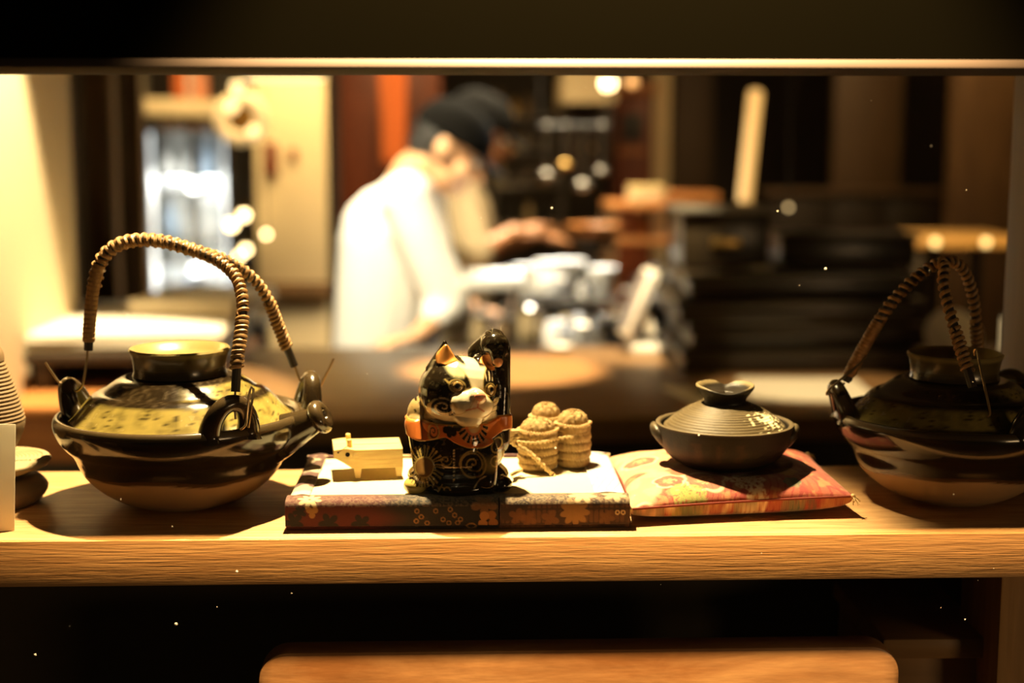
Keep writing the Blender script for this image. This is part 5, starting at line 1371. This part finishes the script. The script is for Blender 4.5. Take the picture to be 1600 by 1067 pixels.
vessel('spice_jar', 828, 2.70, wz, jar_prof(.030, .085), M_tan, 'tan lidded jar below the dish rack, third from the left', 'jar', lid=M_steel)
vessel('sauce_cup', 872, 2.68, wz, jar_prof(.036, .060), M_white, 'white cup at the front middle of the prep table', 'cup')
vessel('stock_pot', 1022, 3.06, wz, pot_prof(.062, .13), M_steelD, 'dark steel stock pot right of the dish rack', 'pot', lid=M_steelD, handles=True)
vessel('stock_pot', 1020, 2.79, wz, pot_prof(.050, .10), M_steelD, 'smaller dark pot behind the white stand', 'pot', lid=M_steel, handles=True)
vessel('sauce_pan', 948, 2.72, wz, pot_prof(.050, .06), M_steel, 'shallow steel pan at the front right of the prep table', 'pan', handles=True)
for k in range(9):
    pxk = 806 + 19.5*k; mk = (M_white, M_tan, M_steel, M_greyclay)[(k*3+1) % 4]
    vessel('tea_cup', pxk, 2.785 + .03*((k*2) % 3), wz, jar_prof(.0125, .048 + .006*(k % 3)), mk, '%s small cup, %s from the left in the row before the dish rack' % (('white', 'tan', 'steel', 'brown')[(k*3+1) % 4], ('first', 'second', 'third', 'fourth', 'fifth', 'sixth', 'seventh', 'eighth', 'ninth')[k]), 'cup', group='small cups before the dish rack')
uy = 3.55
M_ladle = mat('dull_steel', (0.20, 0.185, 0.16), 0.42, 1.0)
ua, ub = W(842, 196, uy), W(952, 196, uy)
ur = thing('hanging_rail', ((ua.x+ub.x)/2, uy, ua.z), 'dark rail of hanging ladles above the prep table', 'rail')
ul = (ub.x-ua.x)/2
MB().tube([(-ul, 0, 0), (ul, 0, 0)], .005, 10).build('bar', M_dark, ur)
for sx in (-1, 1): MB().tube([(sx*ul*.97, 0, 0), (sx*ul*.97, 0, 1.22-ua.z)], .004, 8).build('hanger', M_dark, ur)
for k in range(4):
    xx = ua.x + .025 + (2*ul-.05)*k/3; Lk = (.13, .10, .16, .12, .15, .09, .14)[k]; rk_ = (.026, .020, .030, .022, .028, .018, .024)[k]
    lt_ = thing('ladle', (xx, uy, ua.z-.008), '%s steel ladle from the left on the hanging rail' % ('first', 'second', 'third', 'fourth', 'fifth', 'sixth', 'seventh')[k], 'ladle', 'ladles on the hanging rail')
    MB().tube(spline([(0, .004, .010), (0, -.008, .014), (0, -.010, 0), (0, -.002, -.02), (0, 0, -Lk)], 16), .0035, 8).build('handle', M_ladle, lt_)
    MB().ell((0, -.012, -Lk-rk_*.6), (rk_, rk_*.9, rk_*.62), None, 18, 12).build('scoop', (M_ladle, M_brass)[k % 3 == 1], lt_)
vessel('saucer', 874, 2.00, CZ+.0003, plate_prof(.030, .012), M_white, 'small white saucer on the far edge of the counter', 'saucer')

# white stand with a tilted panel on the counter
sy_ = 1.97
s0, s1 = W(975, 528, sy_), W(1020, 424, sy_)
stx = (s0.x + s1.x)/2
ts = thing('tablet_stand', (stx, sy_, CZ+.0003), 'white tilted tablet on a stand at the far edge of the counter', 'tablet')
Ln = (s1-s0).length; dv = (s1-s0).normalized(); ang = math.atan2(dv.x, dv.z)
mid = (s0+s1)/2 - Vector((stx, sy_, CZ+.0003))
rot_ = Euler((0, ang, R(10))).to_matrix()
M_standW = mat('white_plastic', (0.80, 0.76, 0.66), 0.4); M_scr = mat('grey_screen', (0.30, 0.27, 0.27), 0.2)
MB().box(mid + Vector((0, 0, 0.004)), (.024, .062, Ln), .006, rot_).build('tablet', M_standW, ts)
nrm_ = rot_ @ Vector((-1, 0, 0))
MB().box(mid + Vector((0, 0, 0.004)) + nrm_*.0125, (.002, .052, Ln*.84), .0008, rot_).build('screen', M_scr, ts)
side_ = rot_ @ Vector((0, -1, 0))
MB().box(mid + Vector((0, 0, .004)) + side_*.0315, (.006, .002, Ln*.80), .0006, rot_).build('edge_band', M_scr, ts)
q0, q1 = W(1003, 468, sy_)-Vector((stx, sy_, CZ)), W(1018, 522, sy_)-Vector((stx, sy_, CZ))
MB().tube([q0, q1], [.010, .010], 10).build('prop', M_standW, ts)
qb = W(1008, 527, sy_)
MB().box((qb.x-stx, 0, .0085), (.066, .08, .020), .005).build('base', M_standW, ts)

# hood, cabinets, shelf on the right of the kitchen
hy = 4.4
ha, hb = W(880, 140, hy), W(962, 140, hy)
hd = thing('range_hood', ((ha.x+hb.x)/2, hy+0.2, W(920, 160, hy).z), 'pale metal range hood at the back of the kitchen', 'hood')
hw = hb.x-ha.x
MB().prism([(-hw/2, 0), (hw/2, 0), (hw/2, .08), (hw*.3, .22), (-hw*.3, .22), (-hw/2, .08)], 'y', -.2, .2).build('canopy', mat('hood_metal', (0.50, 0.38, 0.20), 0.5), hd, smooth=False)
MB().span(-.06, .06, -.06, .06, .21, 1.22-W(920, 160, hy).z, .004).build('duct', M_steelD, hd)
bulb_lamp('pendant_bulb', 950, 130, 4.2, .024, 'pale pendant bulb in front of the range hood', 'pendant bulbs over the kitchen')
bulb_lamp('pendant_bulb', 988, 128, 4.2, .020, 'dimmer orange pendant bulb right of the range hood', 'pendant bulbs over the kitchen', M_orbulb)
k1 = thing('wall_cabinet', (0, 0, 0), 'dark red-brown wall cabinet under the range hood', 'cabinet')
kx = (W(878, 215, 4.7).x + W(958, 215, 4.7).x)/2; kzz = W(900, 275, 4.7).z; k1.location = (kx, 4.85, kzz)
kw1 = W(958, 215, 4.7).x - W(878, 215, 4.7).x; kh1 = W(900, 165, 4.7).z - kzz
MB().span(-kw1/2, kw1/2, -.13, .15, 0, kh1, .004).build('body', M_dkwood, k1)
for s_ in (-1, 1):
    d_ = MB().span(s_*kw1/4-kw1/4+.004, s_*kw1/4+kw1/4-.004, -.15, -.132, .006, kh1-.006, .004).build('door', M_dkwood, k1)
    MB().ell((s_*.02, -.156, kh1*.4), (.008, .008, .008), None, 10, 8).build('knob', M_brass, d_)
MB().span(-.02, .02, .10, YB-4.85, kh1*.4, kh1*.4+.04, .002).build('bracket', M_dkwood, k1)
k2x0, k2x1 = W(958, 220, 4.8).x, W(1021, 220, 4.8).x; k2z0, k2z1 = W(990, 330, 4.8).z, W(990, 148, 4.8).z
k2 = thing('orange_cabinet', ((k2x0+k2x1)/2, 4.95, FZ), 'tall orange-brown wooden cabinet with a dark window beside the pale post', 'cabinet')
kk = k2x1-k2x0
MB().span(-kk/2, kk/2, -.13, .15, 0, k2z1-FZ, .004).build('body', M_redwood, k2)
MB().span(-kk/2-.01, kk/2+.01, -.16, .15, k2z1-FZ+.0005, k2z1-FZ+.05, .006).build('cornice', M_orangewood, k2)
d_ = MB().span(-kk/2+.006, kk/2-.006, -.15, -.132, 1.0, k2z1-FZ-.01, .004).build('door', M_redwood, k2)
MB().span(-kk/2+.03, kk/2-.04, -.154, -.148, W(990, 222, 4.8).z-FZ, W(990, 178, 4.8).z-FZ, .002).build('pane', M_dark, d_)
MB().span(-kk/2+.02, kk/2-.03, -.158, -.148, W(990, 240, 4.8).z-FZ, W(990, 232, 4.8).z-FZ, .002).build('rail', M_orangewood, d_)

ry = 3.75
sa, sb2 = W(955, 330, ry), W(1125, 330, ry)
sz2 = W(1040, 372, ry).z
rs = thing('kitchen_shelf_unit', ((sa.x+sb2.x)/2, ry+.18, FZ), 'wooden kitchen shelf unit with bowls to the right of the prep table', 'shelf unit')
rw = sb2.x-sa.x
for z_ in (.5, .9, sz2-FZ, W(1040, 318, ry).z-FZ): MB().box((0, 0, z_-.012), (rw, .34, .022), .003).build('shelf', M_orangewood, rs)
for sx in (-1, 1):
    for sy in (-1, 1): MB().box((sx*(rw/2-.012), sy*.155, (W(1040, 318, ry).z-FZ-.03)/2), (.024, .024, W(1040, 318, ry).z-FZ-.03), .003).build('post', M_brown, rs)
tz = W(1040, 318, ry).z+.0004
t = thing('wooden_box', (W(1012, 305, ry+.06).x, ry+.12, tz), 'pale wooden box on top of the kitchen shelf unit', 'box')
MB().box((0, 0, .022), (.11, .16, .044), .004).build('body', mat('pale_box_wood', (0.76, 0.60, 0.34), .5), t)
MB().box((0, 0, .049), (.114, .164, .008), .002).build('lid', M_pine, t)
t = thing('wooden_tray', (W(1080, 305, ry+.06).x, ry+.10, tz), 'orange wooden serving tray right of the pale box', 'tray')
MB().box((0, 0, .006), (.17, .22, .010), .003).build('base', M_orangewood, t)
for sx in (-1, 1): MB().box((sx*.082, 0, .020), (.006, .22, .024), .002).build('side', M_orangewood, t)
for sy in (-1, 1): MB().box((0, sy*.107, .020), (.158, .006, .024), .002).build('side', M_orangewood, t)
vessel('tall_cup', 1030, ry+.08, sz2, jar_prof(.022, .085), M_paper, 'pale tall cup on the middle board of the kitchen shelf unit', 'cup')
vessel('spice_jar', 1000, ry+.10, sz2, jar_prof(.026, .05), M_orangewood, 'orange jar beside the pale tall cup on the shelf unit', 'jar', lid=M_brown)
vessel('spice_jar', 1075, ry+.10, sz2, jar_prof(.028, .05), M_greyclay, 'dark jar at the right of the middle board', 'jar', lid=M_brown)
# wooden bowl on a stool-like stand
wby = 3.45
wbz = W(928, 372, wby).z
stn = thing('bowl_stand', (W(928, 372, wby).x, wby, FZ), 'dark pedestal stand under the wide wooden bowl', 'stand')
MB().lathe([(0, 0), (.11, 0), (.11, .02), (.03, .05), (.025, wbz-FZ-.04), (.07, wbz-FZ-.015), (.07, wbz-FZ), (0, wbz-FZ)], 32).build('pedestal', M_dkwood, stn)
wbw = thing('wooden_bowl', (W(928, 372, wby).x, wby, wbz+.0004), 'wide shallow orange-brown wooden bowl under the shelf boards', 'bowl')
MB().lathe(bowl_prof(.088, .042), 48).build('shell', M_orangewood, wbw)
MB().lathe([(0, .018), (.045, .018), (.048, .020), (0, .026)], 32).build('highlight_disc', M_paper, wbw)  # pale disc put in for the bright highlight in the bowl
# back rack with bottles and pans behind the cooks
qy = 5.3
qa, qb2 = W(770, 300, qy).x, W(885, 300, qy).x
bk = thing('bottle_rack', ((qa+qb2)/2, qy+.12, FZ), 'tall dark metal rack of bottles at the back of the kitchen', 'rack')
qw = qb2-qa; shz = [W(820, r, qy).z for r in (350, 290, 235, 180)]
for z_ in shz: MB().box((0, 0, z_-FZ-.008), (qw, .24, .014), .002).build('shelf', M_steelD, bk)
for sx in (-1, 1):
    for sy in (-1, 1): MB().box((sx*(qw/2-.008), sy*.11, (shz[-1]-FZ+.06)/2), (.014, .014, shz[-1]-FZ+.06), .002).build('post', M_steelD, bk)
rr_ = random.Random(11)
for zi, z_ in enumerate(shz):
    for q in range(5):
        ix_ = rr_.randrange(5); mn_ = ('steel', 'brown', 'brass', 'black', 'tan')[ix_]; hh_ = .07 + .05*rr_.random(); xx = qa + qw*(q+.5)/5 + rr_.uniform(-.006, .006); rd = rr_.uniform(.016, .023)
        o = MB().lathe([(0, 0), (rd, 0), (rd, hh_*.6), (rd*.4, hh_*.75), (rd*.4, hh_), (0, hh_)], 18).build('rack_bottle', (M_steel, M_greyclay, M_brass, M_dark, M_tan)[ix_], None, (xx, qy+.08, z_+.0002))
        tag(o, '%s bottle, %s from the left on the %s board of the dark kitchen rack' % (mn_, ('first', 'second', 'third', 'fourth', 'fifth')[q], ('lowest', 'second lowest', 'third', 'top')[zi]), 'bottle', 'bottles on the dark kitchen rack')

# dark boxes and trays on the counter at the right
def lacquer(x, y, z, w_, d_, h_, label, group, rz=0, m_=M_lacq):
    t = thing('lacquer_tray', (x, y, z), label, 'tray', group, rz)
    MB().box((0, 0, h_*.44), (w_, d_, h_*.86), .004).build('body', m_, t)
    rm = MB()
    rm.box((0, -d_/2-.004, h_*.80), (w_+.016, .010, h_*.30), .003); rm.box((0, d_/2+.004, h_*.80), (w_+.016, .010, h_*.30), .003)
    rm.build('rim', m_, t)
    for sx in (-1, 1): MB().box((sx*(w_/2+.006), 0, h_*.6), (.012, d_*.4, h_*.2), .003).build('handle', m_, t)
    return t
tx0, tx1 = W(1074, 500, 1.66).x, W(1462, 500, 1.66).x
tw = tx1-tx0
names_ = ('lowest long dark lacquer tray stacked on the counter', 'second long dark tray up from the counter', 'third long dark tray up from the counter', 'topmost long dark lacquer tray of the stack at the right')
hs = [0.046]*4
z_ = CZ+.0003
for k in range(4):
    lacquer((tx0+tx1)/2 + (.0, .012, -.008, .006)[k], 1.86 + (.0, .02, .01, .035)[k], z_, tw*(1, .98, 1.0, .96)[k], .34, hs[k], names_[k], 'long dark trays stacked on the counter'); z_ += hs[k]+.0005
top_z = z_
d0, d1 = W(1056, 400, 1.95).x, W(1188, 400, 1.95).x
bxh = W(1120, 330, 1.95).z - top_z
t = thing('dark_box', ((d0+d1)/2, 1.95, top_z), 'tall dark box standing on the tray stack, left end', 'box')
MB().box((0, 0, bxh/2), (d1-d0, .17, bxh), .005).build('body', M_lacq, t)
MB().box((0, -.003, bxh+.006), (d1-d0+.02, .185, .012), .003).build('lid', M_greyD, t)
MB().box((0, -.088, bxh*.45), (.06, .008, .02), .003).build('handle', M_brass, t)
t = thing('dark_box', (W(1312, 420, 1.98).x, 1.98, top_z), 'low wide dark box on the right half of the tray stack', 'box')
bw2 = W(1410, 420, 1.98).x-W(1210, 420, 1.98).x
MB().box((0, 0, .026), (bw2, .16, .052), .004).build('body', M_lacq, t)
MB().box((0, 0, .057), (bw2+.012, .172, .010), .003).build('lid', M_lacq, t)
cl_ = bulb_lamp('candle_lamp', 1232, 324, 2.7, .006, 'small glowing lamp above the dark boxes', None, M_dimbulb)
# sheets on the counter at right
pa_, pb2 = WZ(1175, 632, CZ), WZ(1330, 590, CZ)
o = MB().box((0, 0, .002), (pb2.x-pa_.x-.02, .24, .004), .001).build('paper_sheet', M_paper, None, ((pa_.x+pb2.x)/2, (pa_.y+pb2.y)/2-.01, CZ+.0003))
o.rotation_euler = (0, 0, R(-4)); tag(o, 'pale paper sheet lying on the counter behind the dark teapot', 'paper')
pc_ = WZ(1085, 622, CZ)
o = MB().box((0, 0, .0015), (.05, .16, .003), .0008).build('paper_sheet', M_paper, None, (pc_.x, pc_.y+.02, CZ+.0003))
o.rotation_euler = (0, 0, R(14)); tag(o, 'narrow pale paper slip on the counter behind the clay pot', 'paper')
spot('paper_fill_spot', (0.62, 1.35, 1.10), (0.60, 1.55, CZ), 90, 9, .3, (1.0, .74, .40), .03)  # unseen spot put in to light the papers

# right wall side: panels, ledge, rail table, put-in glows
ry2 = 5.0
for k, (p0, p1, y_, m_) in enumerate(((1052, 1112, 5.6, M_brown2), (1300, 1406, 4.4, M_brown2), (1484, 1598, 3.6, M_brown))):
    a, b = W(p0, 300, y_), W(p1, 300, y_)
    struct(MB().span(a.x, b.x, y_, y_+.05, FZ, 1.22, .003).build('wall_panel', m_))
a, b = W(1200, 300, 4.2), W(1482, 300, 4.2); zz = W(1340, 296, 4.2).z
lg = thing('wall_bench', ((a.x+b.x)/2, 4.28, FZ), 'long dark wooden sideboard against the panelled back wall', 'sideboard')
MB().span(-(b.x-a.x)/2, (b.x-a.x)/2, -.10, .10, zz-FZ-.02, zz-FZ, .003).build('top', M_brown2, lg)
MB().span(-(b.x-a.x)/2+.02, (b.x-a.x)/2-.02, -.08, .09, 0, zz-FZ-.021, .003).build('body', M_dkwood, lg)
for k in range(3):
    u = (b.x-a.x-.06)/3; MB().span(-(b.x-a.x)/2+.03+k*u+.006, -(b.x-a.x)/2+.03+(k+1)*u-.006, -.096, -.081, .08, zz-FZ-.04, .003).build('door', M_dkwood, lg)
a, b = W(1424, 380, 2.75), W(1620, 380, 2.75); zz = W(1500, 374, 2.75).z
st_ = thing('side_table', ((a.x+b.x)/2, 2.95, FZ), 'high wooden side table with a lit front edge behind the dark teapot', 'table')
sw_ = b.x-a.x
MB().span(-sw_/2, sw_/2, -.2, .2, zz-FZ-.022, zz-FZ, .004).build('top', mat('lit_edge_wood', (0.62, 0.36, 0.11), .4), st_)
for sx in (-1, 1):
    for sy in (-1, 1): MB().box((sx*(sw_/2-.03), sy*.16, (zz-FZ-.023)/2), (.03, .03, zz-FZ-.023), .003).build('leg', M_dkwood, st_)
MB().span(-sw_/2+.05, sw_/2-.05, -.17, .17, .3, .318, .003).build('undershelf', M_dkwood, st_)
for k, px in enumerate((1468, 1548)):  # glowing discs put in for two glints on the edge
    p = W(px, 380, 2.70)
    t = thing('edge_glint', (p.x, 2.738, p.z), ('small glowing disc for a glint on the table edge, above the teapot handle', 'small glowing disc for a glint on the table edge, nearest the right-hand post')[k], 'lamp', 'glint discs on the table edge')
    mm = MB().lathe([(0, 0), (.011, 0), (.012, .004), (.010, .009), (0, .010)], 20).mesh('lens'); mm.transform(Matrix.Rotation(R(90), 4, 'X')); obj('lens', mat('glint_disc', (1, .85, .5), .4, emit=((1., .62, .22), 2.5)) and mm, mat('glint_disc', (1, .85, .5)), t)
    mm = MB().lathe([(0, -.004), (.015, -.004), (.015, .002), (.012, .003), (0, .003)], 20).mesh('collar'); mm.transform(Matrix.Rotation(R(90), 4, 'X')); obj('collar', mm, M_brass, t)
spot('edge_fill_spot', (1.15, 1.5, 0.95), (1.22, 2.75, zz), 150, 9, .4, (1.0, .66, .28), .03)  # unseen light set forward to brighten the table's front edge
# pale leaning post; emission stands in for lamplight on it
ty = 4.0
t0, t1 = W(1163, 316, ty), W(1181, 140, ty)
tl_ = thing('glowing_post', (t0.x, ty, FZ), 'slender pale post with added glow leaning slightly right beside the dark panels', 'lamp')
q0, q1 = Vector((0, 0, t0.z-FZ)), Vector((t1.x-t0.x, 0, t1.z-FZ)); dq = (q1-q0).normalized()
MB().tube([q0, q0+dq*.004, q1-dq*.012, q1-dq*.004, q1], [.020, .024, .024, .020, .010], 18).build('tube', M_post_glow, tl_)
MB().tube([q0-dq*.05, q0-dq*.001], [.022, .026], 18).build('collar', M_brass, tl_)
MB().tube([Vector((-.03, 0, .03)), q0-dq*.05], [.012, .012], 12).build('pole', M_dark, tl_)
MB().lathe([(0, 0), (.12, 0), (.12, .012), (.03, .03), (0, .03)], 32, c=(-.03, 0, 0)).build('base', M_dark, tl_)
# little paper packet near the right post; its glow replaces missing lamplight
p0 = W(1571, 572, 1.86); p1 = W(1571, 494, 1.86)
pl2 = thing('paper_packet', (p0.x, 1.86, CZ+.0003), 'small upright white paper packet with added glow at the right post', 'lamp')
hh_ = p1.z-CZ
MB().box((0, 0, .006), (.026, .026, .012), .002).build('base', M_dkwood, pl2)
MB().box((0, 0, .012+(hh_-.014)/2), (.018, .018, hh_-.014), .003).build('packet', mat('glowing_paper', (.85, .75, .5), .8, emit=((1., .72, .36), .75)), pl2)
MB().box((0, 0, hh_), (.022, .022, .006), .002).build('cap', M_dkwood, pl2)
# pale plate leaning on the trays
pp = W(1450, 492, 1.68)
pt_ = thing('leaning_plate', (pp.x+.03, 1.665, CZ+.0003), 'pale plate propped on a small stand before the tray stack, right end', 'plate')
pm = MB().lathe(plate_prof(.052, .014), 40).mesh('plate'); pm.transform(Matrix.Translation((0, -.028, .075)) @ Matrix.Rotation(R(62), 4, 'X')); obj('plate', pm, M_paper, pt_)
MB().box((0, -.02, .010), (.07, .06, .020), .004).build('stand', M_dkwood, pt_)
# dust specks stuck to the window glass
ds = MB()
rr_ = random.Random(5)
spots_ = [(275, 975, 1.6), (370, 893, 1.3), (1290, 420, 1.2), (1455, 228, 1.6), (868, 700, 1.0), (1092, 680, 1.0), (55, 1023, 1.2), (1508, 968, .8), (862, 325, .8), (1215, 330, .7)] + [(rr_.uniform(20, 1580), rr_.uniform(125, 1000), rr_.uniform(.2, .4)) for _ in range(30)]
for (px, row, r) in spots_:
    p = W(px, row, -.0457); ds.ell(p, (r*.0006, .0002, r*.0006), None, 8, 6)
tag(ds.build('dust_specks', M_paper, win), kind='stuff')
